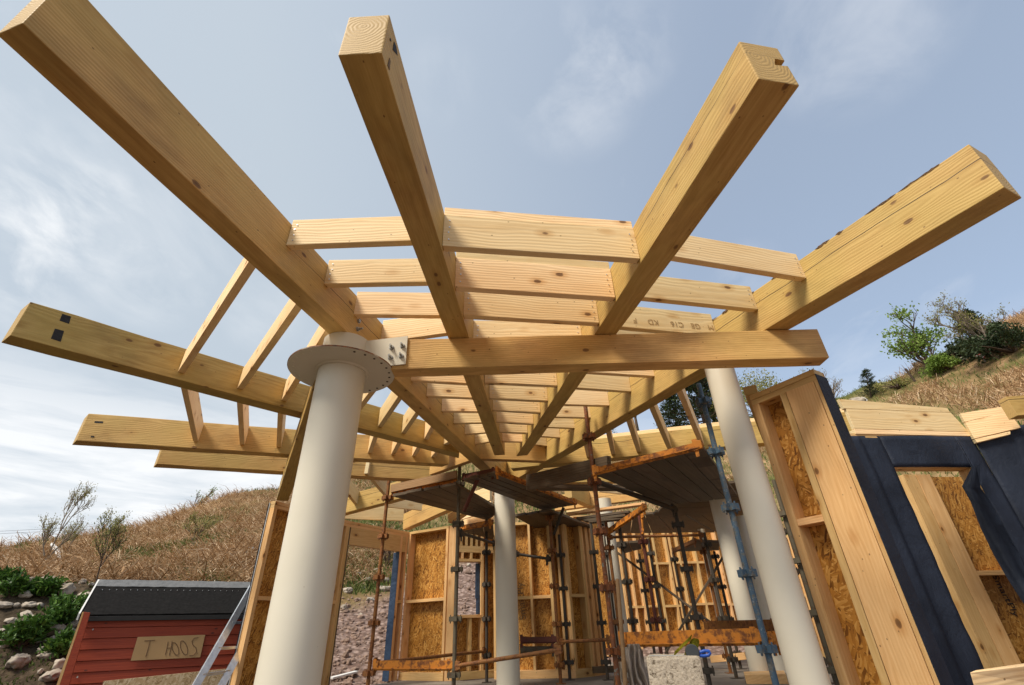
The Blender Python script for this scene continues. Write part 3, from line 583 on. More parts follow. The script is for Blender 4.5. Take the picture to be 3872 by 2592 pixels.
# small window wall behind the middle column
wE = wD2+np.array([1.15, .55]); le = np.linalg.norm(wE-wD2)
def sE_(q): return float((onv(q, wD2, wE-wD2)[:2]-wD2)@((wE-wD2)/le))
def zE_(q): return float(onv(q, wD2, wE-wD2)[2])
s0, s1 = sE_(('D1', 1425, 700)), sE_(('D1', 1634, 700)); zs, zh = zE_(('D1', 1500, 918)), zE_(('D1', 1500, 425)); zl = zE_(('D1', 1500, 280)); zl2 = zE_(('D1', 1500, 340))
s0 = max(.02, s0)
wall('wall_panel', 'small window panel with cripple studs above, blue membrane curling in', wD2, wE, 1, FZ, ZT, [(s1, .05), (le-.05, .05)], (), [(0, s0, FZ, ZT-.01), (s1, le, FZ, ZT-.01), (s0, s1, FZ, zs), (s0, s1, zh, ZT-.01)], double=True,
     extra=[('lintel', 0, le-.05, .002, .10, zl2, zl, 'stud', 'x'), ('sill', s0-.04, s1, -.01, .14, zs-.045, zs, 'stud', 'x'), ('window_head', s0-.04, s1, .0, .14, zh, zh+.045, 'stud', 'x')]
     + [('cripple_stud', s0+f*(s1-s0), s0+f*(s1-s0)+.04, .003, .138, zl+.002, ZT-.095, 'stud', 'z') for f in (.05, .28, .52, .76)]
     + [('cripple_stud', s0+f*(s1-s0), s0+f*(s1-s0)+.045, .003, .138, zh+.047, zl2-.002, 'stud', 'z') for f in (.1, .5)]
     + [('cripple_stud', s0+.5*(s1-s0), s0+.5*(s1-s0)+.045, .003, .138, FZ+.115, zs-.047, 'stud', 'z')]
     + [('membrane_fold', s1-.075, s1-.004, .05, .10, zs+.25, zh-.02, 'membrane2', 'z'), ('membrane_fold', s1-.05, s1-.004, .04, .12, zs+.01, zs+.3, 'membrane2', 'z')])
# walls right of the middle column
f0, f1, f2, f3, f4 = (atz(q, FZ)[:2] for q in (('B5', 108, 1425), ('B5', 455, 1418), ('B5', 595, 1418), ('B5', 745, 1402), ('B5', 850, 1385)))
f0 = f0+np.array([-.35, .1])
l1 = np.linalg.norm(f1-f0)
w1 = wall('wall_panel', 'strand board panel right of the middle column behind rusty poles', f0, f1, 1, FZ, 1.72, [0, (.62*l1, .04), (l1-.05, .05)], [(.05, .62*l1, .47), (.62*l1+.04, l1-.05, .47)], None)
l2 = np.linalg.norm(f2-f1)
wall('wall_panel', 'narrow shaded stud panel between two strand board panels', f1, f2, 1, FZ, 1.72, [(0, .05), (l2*.4, .07), (l2-.05, .05)], (), None)
l3 = np.linalg.norm(f3-f2)
wall('wall_panel', 'brightest strand board panel with a noggin at mid height', f2, f3, 1, FZ, 1.72, [(0, .04), (l3-.05, .05)], [(.04, l3-.05, .47)], None)
f5 = f4+np.array([.15, .55])
l4 = np.linalg.norm(f4-f3)
wall('wall_panel', 'stack of tall pine studs beside the patchy scaffold pole', f3, f4, 1, FZ, 1.72, [(0, .06), (l4*.32, .10), (l4*.72, .10)], (), None)
# tall far wall
h0 = atz(('C4', 150, 1320), FZ)[:2]; h1 = atz(('C4', 1290, 1268), FZ)[:2]; h0 = h0+(h0-h1)*.2; lh = np.linalg.norm(h1-h0)
ux = lambda x: float((onv(('C4', x, 890), h0, h1-h0)[:2]-h0)@((h1-h0)/lh))
zz_ = lambda y: float(onv(('C4', 800, y), h0, h1-h0)[2])
st = [ux(x) for x in (265, 345, 420, 545, 585, 700, 735, 800, 950, 1040, 1160)]
nz1, nz2 = zz_(895), zz_(530)
wall('wall_panel', 'tall far wall of strand board bays with two rows of noggins', h0, h1+(h1-h0)*.35, 1, FZ, 3.0, [0]+st+[lh*1.1, lh*1.25], [(st[0], st[3], nz1), (st[4], st[6], nz1), (st[6], st[9], nz1+.03), (st[3]+.05, st[5], nz2), (st[6], st[9], nz2+.02), (st[9], lh*1.3, nz1)], None, dep=.16, sw=.06)
# side wall behind the shaded column
k0 = atz(('C4', 1300, 1290), FZ)[:2]; k1 = np.array([6.6, 8.6]); lk = np.linalg.norm(k1-k0)
wall('wall_panel', 'brown shaded side wall behind the blue pole', k0, k1, 1, FZ, 1.72, [i*.6 for i in range(int(lk/.6))], [(0, lk, .47)], None)
k2 = np.array([6.9, 5.6])
wall('wall_panel', 'dim side wall between the right column and the membrane wall', k1, k2, 1, FZ, 1.72, [i*.6 for i in range(5)], [(0, 2.9, .47)], None)
# right end wall beside the right column
rP, rQ = np.array([2.075, 3.885]), np.array([2.385, 3.40]); lr = np.linalg.norm(rQ-rP)
wall('wall_panel', 'pale end wall at right with doubled studs and a membrane-wrapped corner', rP, rQ, 1, FZ-.3, ZT, [(0, .062), (lr*.45, .05), (lr*.45+.0545, lr*.40), (lr*.85+.059, lr*.15-.059)], [(.062, lr*.45, .62)], None, (False, True), double=True,
     extra=[('membrane_wrap', lr+.001, lr+.005, -.002, .165, FZ-.3, ZT-.045, 'membrane', 'z')])
# membrane wall further right
S, Tt = np.array([3.69, 5.04]), np.array([5.12, 5.21]); dS = (Tt-S)/np.linalg.norm(Tt-S)
def sS(q): P = onv(q, S, dS); return float((P[:2]-S)@dS), float(P[2])
a0, az0 = sS(('B7', 1020, 118)); a1, az1 = sS(('B7', 1530, 122))
mw = thing('membrane_wall', 'dark blue membrane wall with a window opening on the right', 'wall', (*(S+Tt)/2, FZ), 'dark membrane walls on the right')
def mbox(nm, s0, s1, o0, o1, z0, z1, mat, par, ax='x', base=S, d=dS, cuts=0):
    n = np.array([-d[1], d[0]])
    return hexa(nm, [V2(base+d*s+n*o, z) for z in (z0, z1) for s, o in ((s0, o0), (s0, o1), (s1, o1), (s1, o0))], mat, V2(d, 0) if ax == 'x' else Vector((0, 0, 1)), par, .002)
def mskin(nm, s0, s1, z0, z1, par, base=S, d=dS, off=0., amp=.02, res=.045):
    n = np.array([-d[1], d[0]]); bm = bmesh.new(); nx = max(2, int((s1-s0)/res)); nz = max(2, int((z1-z0)/res)); G = []
    for k in range(2):
        g = []
        for i in range(nx+1):
            row = []
            for j in range(nz+1):
                s = s0+(s1-s0)*i/nx; z = z0+(z1-z0)*j/nz; p = V2(base+d*s, z)
                e = noise.noise(p*1.7)*amp+noise.noise(Vector((p.x*5, p.y*5, p.z*2.0)))*amp*.5-abs(noise.noise(Vector((p.x*4+p.z*3, p.y*4, p.z*2.2-p.x*2))))*amp*.9
                row.append(bm.verts.new(p+V2(n, 0)*(off+e+k*.006)))
            g.append(row)
        G.append(g)
    for k, g in enumerate(G):
        for i in range(nx):
            for j in range(nz):
                f = (g[i][j], g[i+1][j], g[i+1][j+1], g[i][j+1]); bm.faces.new(f if k == 0 else f[::-1])
    for i in range(nx):
        for j in (0, nz): bm.faces.new((G[0][i][j], G[0][i+1][j], G[1][i+1][j], G[1][i][j]))
    for j in range(nz):
        for i in (0, nx): bm.faces.new((G[0][i][j], G[0][i][j+1], G[1][i][j+1], G[1][i][j]))
    bmesh.ops.recalc_face_normals(bm, faces=bm.faces[:]); return finish(bm, nm, 'membrane', None, par, True)
sl = float(np.linalg.norm(Tt-S))
mskin('membrane', -.42, a0, -1.4, ZT, mw); mskin('membrane', a0, a1+.02, az0, ZT, mw); mskin('membrane', a1, sl, -1.4, ZT, mw)
sL = sS(('B6', 1095, 915))[0]; mskin('membrane_lap', sL-.38, sL, -1.4, ZT-.02, mw, S, dS, -.03, .012)
mbox('head_board', a0-.01, a1+.02, .01, .15, az0-.004, az0+.045, 'stud', mw); mbox('jamb_board', a1, a1+.05, .01, .15, -1.3, az0-.006, 'stud', mw, 'z')
mbox('frame_board', -.42, sl, .012, .03, ZT-.02, ZT+.03, 'stud', mw)
# the flap of torn membrane hanging in the opening
bm = bmesh.new(); fl_ = []
outl = [(1530, 122), (1458, 250), (1522, 350), (1600, 520), (1700, 700), (1790, 860), (1884, 1030)]
rgt = [(1600, 95), (1610, 250), (1660, 330), (1740, 500), (1830, 690), (1900, 850), (1960, 1000)]
for (x, y), (u, v) in zip(outl, rgt):
    r = []
    for k in range(5):
        f = k/4; q = ('B7', x+(u-x)*f, y+(v-y)*f); p = Vector(onv(q, S-np.array([0, .05+.10*math.sin(f*math.pi)]), dS)); r.append(bm.verts.new(p+Vector((0, -.03*math.sin(f*3+x*.01), 0))))
    fl_.append(r)
for a, b in zip(fl_, fl_[1:]):
    for k in range(4): bm.faces.new((a[k], a[k+1], b[k+1], b[k]))
bmesh.ops.solidify(bm, geom=bm.faces[:], thickness=.006); finish(bm, 'torn_flap', 'membrane', None, mw, True)
# partition seen through that opening
kd = dS; kb = S+np.array([.15, .75])
def sK(x, y): P = onv(('B7', x, y), kb, kd); return float((P[:2]-kb)@kd), float(P[2])
g0, _ = sK(1075, 160); g1, _ = sK(1160, 160); g2, _ = sK(1255, 160); g3, zn = sK(1510, 840); g4, _ = sK(1760, 800)
pw = wall('wall_panel', 'strand board partition seen through the window of the membrane wall', kb+kd*g0, kb+kd*(g0+1.6), 1, -1.4, 1.5, [(0, g1-g0-.01), (g1-g0, g2-g1)], [(g2-g0, 1.5, zn)], None, (False, False), dep=.10)
# boards above the membrane wall
def boards(nm, lab, rows, base, d, off, grp):
    P = [onv(q, base, d) for q in rows[0][:1]]; t = None
    for i, (tl, tr, bl, br, nm2) in enumerate(rows):
        n = np.array([-d[1], d[0]]); b = np.array(base)+n*off
        p = [Vector(onv(q, b, d)) for q in (bl, br, tr, tl)]
        if t is None: t = thing(nm, lab, 'wall head', p[0], grp)
        th = V2(n, 0)*(.045 if i < 2 else .10)
        hexa(nm2, [p[0], p[0]+th, p[1]+th, p[1], p[3], p[3]+th, p[2]+th, p[2]], 'pale', V2(d, 0), t, .003)
    return t
dU = np.array([1.0, -.22]); dU /= np.linalg.norm(dU)
boards('head_boards', 'stacked pale boards along the head of the membrane wall', [(('B6', 1000, 693), ('B6', 1790, 722), ('B6', 1062, 843), ('B6', 1925, 866), 'head_board'), (('B6', 945, 618), ('B6', 1765, 688), ('B6', 985, 690), ('B6', 1785, 720), 'head_board'), (('B6', 1060, 846), ('B6', 1930, 868), ('B6', 1072, 882), ('B6', 1946, 898), 'packing_strip')], S, dS, .0, 'pale board wall heads at right')
boards('head_boards', 'angled pale boards where the membrane wall turns at the far right', [(('B6', 1900, 795), ('B6', 2225, 712), ('B6', 1968, 918), ('B6', 2320, 835), 'head_board'), (('B6', 1862, 728), ('B6', 2252, 664), ('B6', 1898, 792), ('B6', 2262, 705), 'head_board'), (('B6', 1972, 922), ('B6', 2240, 862), ('B6', 1990, 948), ('B6', 2242, 885), 'packing_strip')], Tt+np.array([0, -.05]), dU, .0, 'pale board wall heads at right')
tag(rear('treated beam end poking out beside the angled head boards', ('B6', 2262, 760), 1.80, ('B6', 2420, 750), 1.80, .12, .22), None, None)
m2 = thing('membrane_wall', 'dark blue membrane wall beyond the corner at the right edge', 'wall', (5.4, 5.15, FZ), 'dark membrane walls on the right')
mskin('membrane', 0, 1.6, -1.4, 1.79, m2, Tt, dU, -.005, .016); mbox('timber_batten', .52, .56, -.06, -.03, 1.0, 1.78, 'stud', m2, 'z', Tt, dU)
# sawn board at the bottom right
tag(hexa('sawn_board', [Vector(p) for p in [atr(('B7', 1560, 1600), 3.3), atr(('B7', 1590, 1600), 3.42), atr(('B7', 2000, 1535), 3.75), atr(('B7', 2000, 1570), 3.6), atr(('B7', 1525, 1482), 3.3), atr(('B7', 1560, 1468), 3.42), atr(('B7', 2000, 1405), 3.75), atr(('B7', 2000, 1425), 3.6)]], 'pale'), 'short yellow sawn board leaning at the bottom right corner', 'board')
# ------------------------------------------------------------------ scaffolding
TUBE = .0242
def fitting(p, ang, mat, parent, nm='bracket'):
    bm = bmesh.new(); c, s = math.cos(ang), math.sin(ang)
    bm_tube(bm, [Vector(p)-Vector((0, 0, .032)), Vector(p)+Vector((0, 0, .032))], TUBE+.006, 14)
    for k in range(4):
        a = ang+k*math.pi/2; u = Vector((math.cos(a), math.sin(a), 0)); v = Vector((-u.y, u.x, 0)); o = Vector(p)
        q = [o+u*r+v*w+Vector((0, 0, z)) for z in (-.026, .026) for r, w in ((.02, -.026), (.075, -.030), (.075, .030), (.02, .026))]
        vs = [bm.verts.new(x) for x in q]
        for f in HEX: bm.faces.new([vs[i] for i in f])
        bm_tube(bm, [o+u*.062+Vector((0, 0, -.045)), o+u*.062+Vector((0, 0, .045))], .007, 6)
    bmesh.ops.recalc_face_normals(bm, faces=bm.faces[:])
    return finish(bm, nm, mat, None, parent)
def pole(lab, q, rho, z1, mat, z0=FZ, fits=None, lean=(0, 0), ang=None, grp='scaffold poles'):
    P = atr(q, rho); z1 = atr(z1, rho)[2] if isinstance(z1, tuple) else z1
    t = thing('scaffold_pole', lab, 'scaffold pole', (P[0], P[1], z0), grp)
    tube('standard', [(P[0], P[1], z0), (P[0], P[1], (z0+z1)/2), (P[0]+lean[0], P[1]+lean[1], z1)], TUBE, mat, t, 16)
    ang = random.uniform(0, 1.5) if ang is None else ang
    fits = fits if fits is not None else [z0+.22+.5*k for k in range(int((z1-z0-.25)/.5)+1)]
    for f in fits:
        z = atr(f, rho)[2] if isinstance(f, tuple) else f
        if z < z1: fitting((P[0], P[1], z), ang, mat, t)
    if z0 <= FZ+.01:
        bm = bmesh.new(); bm_hexa(bm, [Vector((P[0]+a, P[1]+b, z0+c)) for c in (0, .008) for a, b in ((-.07, -.07), (-.07, .07), (.07, .07), (.07, -.07))], 0); finish(bm, 'base_plate', mat, None, t)
    return Vector((P[0], P[1], 0))
def ledger(lab, p0, p1, mat, r=.0215, box=False, grp='scaffold ledgers', h=.065, w=.05):
    p0, p1 = Vector(p0), Vector(p1); t = thing('scaffold_ledger', lab, 'scaffold ledger', (p0+p1)/2, grp); d = (p1-p0).normalized()
    if box:
        a = frame((p0+p1)/2, d); bm = bmesh.new(); L = (p1-p0).length/2-.03
        for y0, y1, z0, z1 in ((-w/2, w/2, -h/2, -h/2+.008), (-.006, .006, -h/2+.008, h/2)):
            bm_hexa(bm, [Vector(q) for q in ((-L, y0, z0), (-L, y1, z0), (L, y1, z0), (L, y0, z0), (-L, y0, z1), (-L, y1, z1), (L, y1, z1), (L, y0, z1))], .001)
        bm_tube(bm, [(-L, 0, -h/2-.004), (L, 0, -h/2-.004)], .014, 10); finish(bm, 'rail', mat, a, t)
    else: tube('rail', [p0, (p0+p1)/2, p1], r, mat, t, 14)
    for p, s in ((p0, 1), (p1, -1)):
        c = p+d*s*.045; m = frame(c, d); bm = bmesh.new()
        bm_hexa(bm, [Vector(q) for q in ((-.04, -.018, -.05), (-.04, .018, -.05), (.04, .018, -.035), (.04, -.018, -.035), (-.04, -.018, .05), (-.04, .018, .05), (.04, .018, .035), (.04, -.018, .035))], .004)
        bm_hexa(bm, [Vector(q) for q in ((-.035, -.006, -.10), (-.035, .006, -.10), (-.005, .006, -.10), (-.005, -.006, -.10), (-.045, -.006, .06), (-.045, .006, .06), (.0, .006, .06), (.0, -.006, .06))], .001)
        finish(bm, 'wedge', mat, m, t)
    return t
S1 = pole('rusty orange scaffold pole standing in front of the doorway', ('B3', 975, 700), 7.3, ('B2', 612, 940), 'rust', fits=[('B3', 1025, 293), ('B3', 985, 645), ('B3', 945, 1035), ('B3', 900, 1465), ('B2', 597, 1085)])
S2 = pole('olive grey scaffold pole left of the small window', ('B3', 1645, 700), 6.7, ('B2', 1213, 690), 'olive', fits=[('B3', 1665, 190), ('B3', 1650, 575), ('B3', 1637, 1000), ('B3', 1620, 1480), ('B2', 1205, 965), ('B2', 1195, 1300)])
S3 = pole('dark scaffold pole right of the small window', ('B3', 1903, 700), 8.8, 1.72, 'dark', fits=[('B3', 1898, 430), ('B3', 1905, 705), ('B3', 1910, 1000), ('B3', 1912, 1310)])
S4 = pole('scaffold pole with flaking multicoloured paint beside the broom handle', ('B5', 850, 770), 5.35, ('B4', 655, 308), 'multi', fits=[('B4', 690, 570), ('B4', 745, 950), ('B4', 810, 1370), ('B5', 833, 690), ('B5', 905, 1200)])
S5 = pole('blue scaffold pole with worn paint beside the right column', ('B5', 2010, 720), 4.75, ('B4', 1605, 128), 'blue', fits=[('B4', 1655, 280), ('B4', 1775, 700), ('B4', 1912, 1170), ('B5', 1972, 572), ('B5', 2152, 1180)], ang=.35)
S6 = pole('brown rusty scaffold pole right of the middle column', ('B5', 420, 720), 8.2, ('B5', 370, 80), 'rust')
S7 = pole('thin dark scaffold pole just right of the brown rusty one', ('B5', 490, 720), 8.75, ('B5', 457, 260), 'dark')
for lab, q, rho, top, mat in [
    ('leftmost of the dark scaffold poles behind the patchy pole', ('C4', 20, 700), 8.6, ('C4', 0, 160), 'dark'),
    ('second dark scaffold pole behind the patchy pole', ('C4', 128, 650), 8.9, ('C4', 72, 160), 'dark'),
    ('rusty scaffold pole just left of the slim grey column', ('C4', 152, 640), 8.2, ('C4', 75, 150), 'rust'),
    ('dark scaffold pole crossed by the left end of the sloping brace', ('C4', 278, 700), 8.0, ('C4', 205, 150), 'dark'),
    ('thin dark scaffold pole below the small left deck', ('C4', 430, 780), 10.2, ('C4', 365, 440), 'dark'),
    ('maroon scaffold pole crossed by the sloping brace', ('C4', 455, 600), 7.8, ('C4', 380, 80), 'maroon'),
    ('thin scaffold pole just right of the maroon pole', ('C4', 525, 740), 9.2, ('C4', 450, 310), 'dark'),
    ('thick dark scaffold pole meeting the crossed braces', ('C4', 800, 640), 6.6, ('C4', 690, 50), 'dark'),
    ('thin dark scaffold pole under the pointed deck', ('C4', 733, 770), 10.3, ('C4', 675, 430), 'dark'),
    ('dark scaffold pole in front of the narrow white post', ('C4', 1030, 690), 8.6, ('C4', 935, 260), 'dark'),
    ('thin scaffold pole left of the narrow white post', ('C4', 1000, 720), 9.5, ('C4', 910, 320), 'rust'),
    ('thin scaffold pole right of the narrow white post', ('C4', 1095, 750), 10.3, ('C4', 1020, 420), 'dark'),
    ('dark scaffold pole showing in the gap right of the right column', ('B7', 340, 590), 6.6, ('B7', 245, 200), 'olive'),
    ('second dark scaffold pole in the gap beside the end wall', ('B7', 400, 800), 8.0, ('B7', 300, 460), 'dark')]:
    pole(lab, q, rho, top, mat)
def on(P, q): return Vector(atr(q, math.hypot(P[0], P[1])))
def lp(rho, q): return Vector(atr(q, rho))
ledger('bright orange scaffold ledger between the patchy pole and the blue pole', on(S4, ('C4', 205, 1168)), on(S5, ('C4', 1440, 1140)), 'orange', box=True, h=.10, w=.07)
ledger('orange scaffold ledger from the rusty pole to the olive pole', on(S1, ('B3', 930, 1392)), on(S2, ('B3', 1620, 1392)), 'orange', box=True, h=.085)
ledger('rusty tube ledger crossing in front of the middle column', on(S2, ('B3', 1630, 1405)), lp(6.0, ('B5', 480, 1185)), 'rust')
ledger('rusty tube ledger behind the orange one, rising to the right', on(S1, ('B3', 940, 1380)), on(S3, ('B3', 1900, 1275)), 'rust')
ledger('rusty ledger at the far right behind the blue pole', lp(7.2, ('C4', 940, 1058)), lp(6.2, ('C4', 1570, 1052)), 'rust', box=True, h=.10)
ledger('maroon ledger between middle column and brown pole, upper of two', lp(8.2, ('B5', 140, 1107)), lp(8.2, ('B5', 440, 1102)), 'maroon', box=True)
ledger('dark olive ledger between middle column and brown pole, lower of two', lp(8.4, ('B5', 140, 1182)), lp(8.4, ('B5', 440, 1178)), 'olive', box=True)
ledger('rusty ledger from the brown pole to the patchy pole', lp(8.2, ('B5', 460, 1125)), lp(7.6, ('B5', 880, 1105)), 'rust')
ledger('dark ledger high on the wall right of the middle column', lp(8.6, ('B5', 100, 415)), lp(8.2, ('B5', 390, 458)), 'dark')
ledger('long rusty ledger high up under the far deck', lp(8.2, ('C4', 105, 300)), lp(8.6, ('C4', 935, 280)), 'rust')
ledger('thick dark ledger slanting under the big deck', on(S4, ('D2', 520, 440)), lp(6.6, ('D2', 1320, 725)), 'dark', r=.03)
ledger('dark sloping ledger beneath the left deck', on(S2, ('B2', 1215, 1380)), lp(8.6, ('B2', 1500, 1470)), 'dark')
ledger('short rusty stub ledger right of the blue pole', on(S5, ('C4', 1500, 1185)), lp(4.9, ('C4', 1590, 1175)), 'orange')
# braces
for lab, p, q, r0, r1 in [('sloping weathered timber brace descending to the right', ('C4', 190, 430), ('C4', 1010, 1045), 9.6, 9.4), ('sloping timber brace rising to the right toward the shaded column', ('C4', 600, 1300), ('C4', 1095, 470), 9.1, 9.2)]:
    tag(beam('timber_brace', lp(r0, p), lp(r1, q), .03, .12, 'plank', (.2, 1, 0)), lab, 'brace', 'crossed timber braces')
b = thing('deck_bracket', 'maroon diagonal strut under the middle deck beside the olive pole', 'strut', on(S2, ('C3', 210, 1100)), 'deck struts')
tube('strut', [lp(6.6, ('C3', 215, 1110)), lp(6.3, ('C3', 425, 620))], .026, 'maroon', b)
b = thing('deck_bracket', 'dark diagonal strut at the far corner of the middle deck', 'strut', lp(8.2, ('C3', 1540, 1450)), 'deck struts')
tube('strut', [lp(8.2, ('C3', 1545, 1460)), lp(8.0, ('C3', 1690, 1060))], .024, 'dark', b)
# decks: every board is a thing of its own
def deck(z, a, b, c, d, nb, labs, grp, th=.038, mat='plank', gap=.006):
    """corners a->b along the front, d->c along the far end; boards run front to back"""
    for i in range(nb):
        f0, f1 = i/nb, (i+1)/nb; p = [a+(b-a)*f0, a+(b-a)*f1, d+(c-d)*f1, d+(c-d)*f0]
        u = (p[1]-p[0]).normalized()*gap; j = random.uniform(-.03, .05); L = (p[3]-p[0]).normalized()
        q = [p[0]+u-L*j, p[1]-u-L*j, p[2]-u, p[3]+u]; dz = random.uniform(-.004, .004)
        vs = [Vector((x.x, x.y, z+dz)) for x in q]; vs = [vs[0], vs[1], vs[2], vs[3]]+[v+Vector((0, 0, th)) for v in vs]
        tag(hexa('scaffold_board', vs, mat, None, None, .003, 6, .002), labs % ORD[i], 'scaffold board', grp)
def zp(q, z): return Vector(atz(q, z))
z = 1.36; a, b = zp(('B4', 770, 885), z), zp(('B4', 1700, 655), z); d, c = zp(('B4', 1400, 1150), z), zp(('B4', 2000, 1075), z)
deck(z, a, b, c, d, 6, '%s grey board from the patchy pole in the big deck at right', 'boards of the big right deck')
ledger('bright orange transom along the front of the big right deck', zp(('B4', 765, 872), z)+Vector((0, 0, .015)), zp(('B4', 1700, 640), z)+Vector((0, 0, .015)), 'orange', box=True, h=.058)
z = 1.72; e = zp(('C3', 690, 562), z); f = zp(('C3', 1870, 1022), z); g_ = zp(('C3', 200, 665), z); h = zp(('C3', 1380, 1100), z)
deck(z, e, g_, h, f, 4, '%s grey board from the right in the middle deck', 'boards of the middle deck')
ledger('orange edge rail along the right side of the middle deck', zp(('C3', 690, 535), z)+Vector((0, 0, .02)), zp(('C3', 1880, 1005), z)+Vector((0, 0, .02)), 'orange', box=True, h=.055)
ledger('maroon front rail of the middle deck beside the olive pole', on(S2, ('C3', 190, 610)), zp(('C3', 690, 520), 1.78), 'maroon', box=True, h=.085)
a, b = zp(('B2', 640, 1062), z), zp(('B2', 1180, 962), z); d, c = zp(('B2', 1440, 1265), z), zp(('B2', 1560, 1180), z)
deck(z-.02, a, b, c, d, 4, '%s dark board from the rusty pole in the left deck', 'boards of the left deck')
for i, (y0, y1, lab, mt) in enumerate([(1000, 880, 'upper brown edge board along the front of the left deck', 'stud'), (1035, 925, 'orange front rail beneath the brown edge board of left deck', 'orange')]):
    p, q = on(S1, ('B2', 630, y0+10)), on(S2, ('B2', 1185, y1+10))
    if mt == 'stud': tag(beam('edge_board', p+Vector((0, -.03, 0)), q+Vector((0, -.03, 0)), .035, .11, 'post'), lab, 'edge board')
    else: ledger(lab, p, q, mt, box=True, h=.08)
# far decks
deck(1.77, zp(('B4', 1450, 1020), 1.77), zp(('B4', 1290, 1235), 1.77), zp(('B4', 2090, 1225), 1.77), zp(('B4', 2100, 940), 1.77), 6, '%s long dark board in the deck over the shaded column', 'boards over the shaded column')  # deck raised, with boards hidden behind the big deck added to shade the column
deck(1.5, zp(('B2', 1222, 1345), 1.5), zp(('B2', 1490, 1300), 1.5), zp(('B2', 1500, 1440), 1.5), zp(('B2', 1245, 1375), 1.5), 3, '%s dark board in the low deck left of the middle column', 'boards of the low left deck')
ledger('orange rail along the low deck left of the middle column', zp(('B2', 1215, 1335), 1.5), zp(('B2', 1490, 1285), 1.5), 'orange', box=True, h=.07)
z = 1.62
deck(z, zp(('B4', 110, 1250), z), zp(('B4', 400, 1190), z), zp(('B4', 770, 1335), z), zp(('B4', 380, 1400), z), 3, '%s dark board in the low deck right of the middle column', 'boards of the low middle deck')
z = 1.88
deck(z, zp(('B4', 1010, 1240), z), zp(('B4', 1500, 1200), z), zp(('B4', 1800, 1375), z), zp(('B4', 900, 1385), z), 5, '%s dark board in the long deck below the big one', 'boards of the long rear deck')
deck(z, zp(('B4', 1510, 1200), z), zp(('B4', 2000, 1130), z), zp(('B4', 2090, 1370), z), zp(('B4', 1810, 1375), z), 4, '%s dark board in the shaded deck behind the right column', 'boards of the rear right deck')
z = 1.2
deck(z, zp(('C4', 185, 360), z), zp(('C4', 395, 350), z), zp(('C4', 400, 400), z), zp(('C4', 245, 440), z), 2, '%s board of the small deck left of the maroon pole', 'boards of the small far decks')
deck(z, zp(('C4', 665, 425), z), zp(('C4', 880, 335), z), zp(('C4', 1070, 345), z), zp(('C4', 1060, 415), z), 2, '%s board of the pointed deck above the crossed braces', 'boards of the small far decks')
ledger('orange rail on the pointed deck above the crossed braces', zp(('C4', 665, 415), z), zp(('C4', 860, 325), z), 'rust', box=True)
ledger('orange rail sloping at the corner under the stacked pale boards', lp(8.1, ('B4', 890, 1370)), lp(7.2, ('B4', 1215, 1150)), 'orange', box=True, h=.08)
ledger('upright orange bar hanging beside the maroon pole', lp(7.8, ('C4', 405, 280)), lp(7.8, ('C4', 400, 90)), 'orange')
# stacked pale boards and loose planks
for i, (p, q, zq) in enumerate([(('B4', 555, 1222), ('B4', 1215, 1135), 1.62), (('B4', 640, 1262), ('B4', 1080, 1205), 1.52), (('B4', 700, 1278), ('B4', 1050, 1235), 1.47), (('B4', 740, 1288), ('B4', 1020, 1258), 1.44)]):
    tag(beam('loose_board', Vector(atz(p, zq)), Vector(atz(q, zq)), .15, .035, 'stud' if i == 0 else 'plank'), '%s from the top of the pale boards stacked behind the patchy pole' % ORD[i], 'board', 'pale boards stacked at the rear')
tag(beam('loose_plank', zp(('B4', 215, 955), 1.70), zp(('B4', 905, 805), 1.52), .06, .20, 'plank', (0, 0, 1), None, .004, 6, .003), 'weathered grey plank on edge pointing at the patchy pole', 'plank', 'weathered loose planks')
tag(beam('loose_plank', zp(('B4', 300, 995), 1.72), zp(('B4', 1120, 1000), 1.62), .18, .05, 'plank', (0, 0, 1)), 'thin weathered plank lying flat under the grey one', 'plank', 'weathered loose planks')
tag(beam('loose_board', lp(9.3, ('B5', 730, 1350)), lp(8.8, ('B5', 1010, 1340)), .05, .09, 'plank'), 'short grey board on the slab behind the hanging cloth', 'board')
tag(beam('loose_board', lp(10.5, ('C4', 1000, 1345)), lp(10.2, ('C4', 1300, 1315)), .1, .10, 'stud'), 'long pine board on the slab behind the aggregate block', 'board')
tag(hexa('timber_curb', [V2(atz(q, FZ), zz) for zz in (FZ+.002, FZ+.10) for q in (('C4', 1300, 1560), ('C4', 1290, 1530), ('C4', 1640, 1520), ('C4', 1660, 1560))], 'stud'), 'low timber frame on the slab at the foot of the blue pole', 'timber frame')
# ------------------------------------------------------------------ small things by the block
bx = lambda q, r: Vector(atr(q, r))
rb = 2.9; A = bx(('B5', 1152, 1250), rb); B = bx(('B5', 1592, 1242), rb); u = (B-A); u.z = 0; w_ = u.length; u.normalize(); v = Vector((-u.y, u.x, 0))
topz = (A.z+B.z)/2
bm = bmesh.new(); bm_hexa(bm, [Vector(q) for q in ((0, 0, 0), (0, .34, 0), (w_, .34, 0), (w_, 0, 0), (0, 0, .46), (0, .34, .46), (w_, .34, .46), (w_, 0, .46))], .012)
bmesh.ops.subdivide_edges(bm, edges=bm.edges[:], cuts=9, use_grid_fill=True)
for x in bm.verts: x.co += Vector((noise.noise(x.co*30), noise.noise(x.co*30+Vector((9, 0, 0))), noise.noise(x.co*30+Vector((0, 9, 0)))))*.004
m = Matrix.Identity(4)
for j in range(3): m[j][0], m[j][1], m[j][2] = u[j], v[j], (0, 0, 1)[j]
m.translation = Vector((A.x, A.y, topz-.46)); tag(finish(bm, 'aggregate_block', 'block', m), 'pitted buff aggregate block standing at the bottom with a tape on top', 'block')
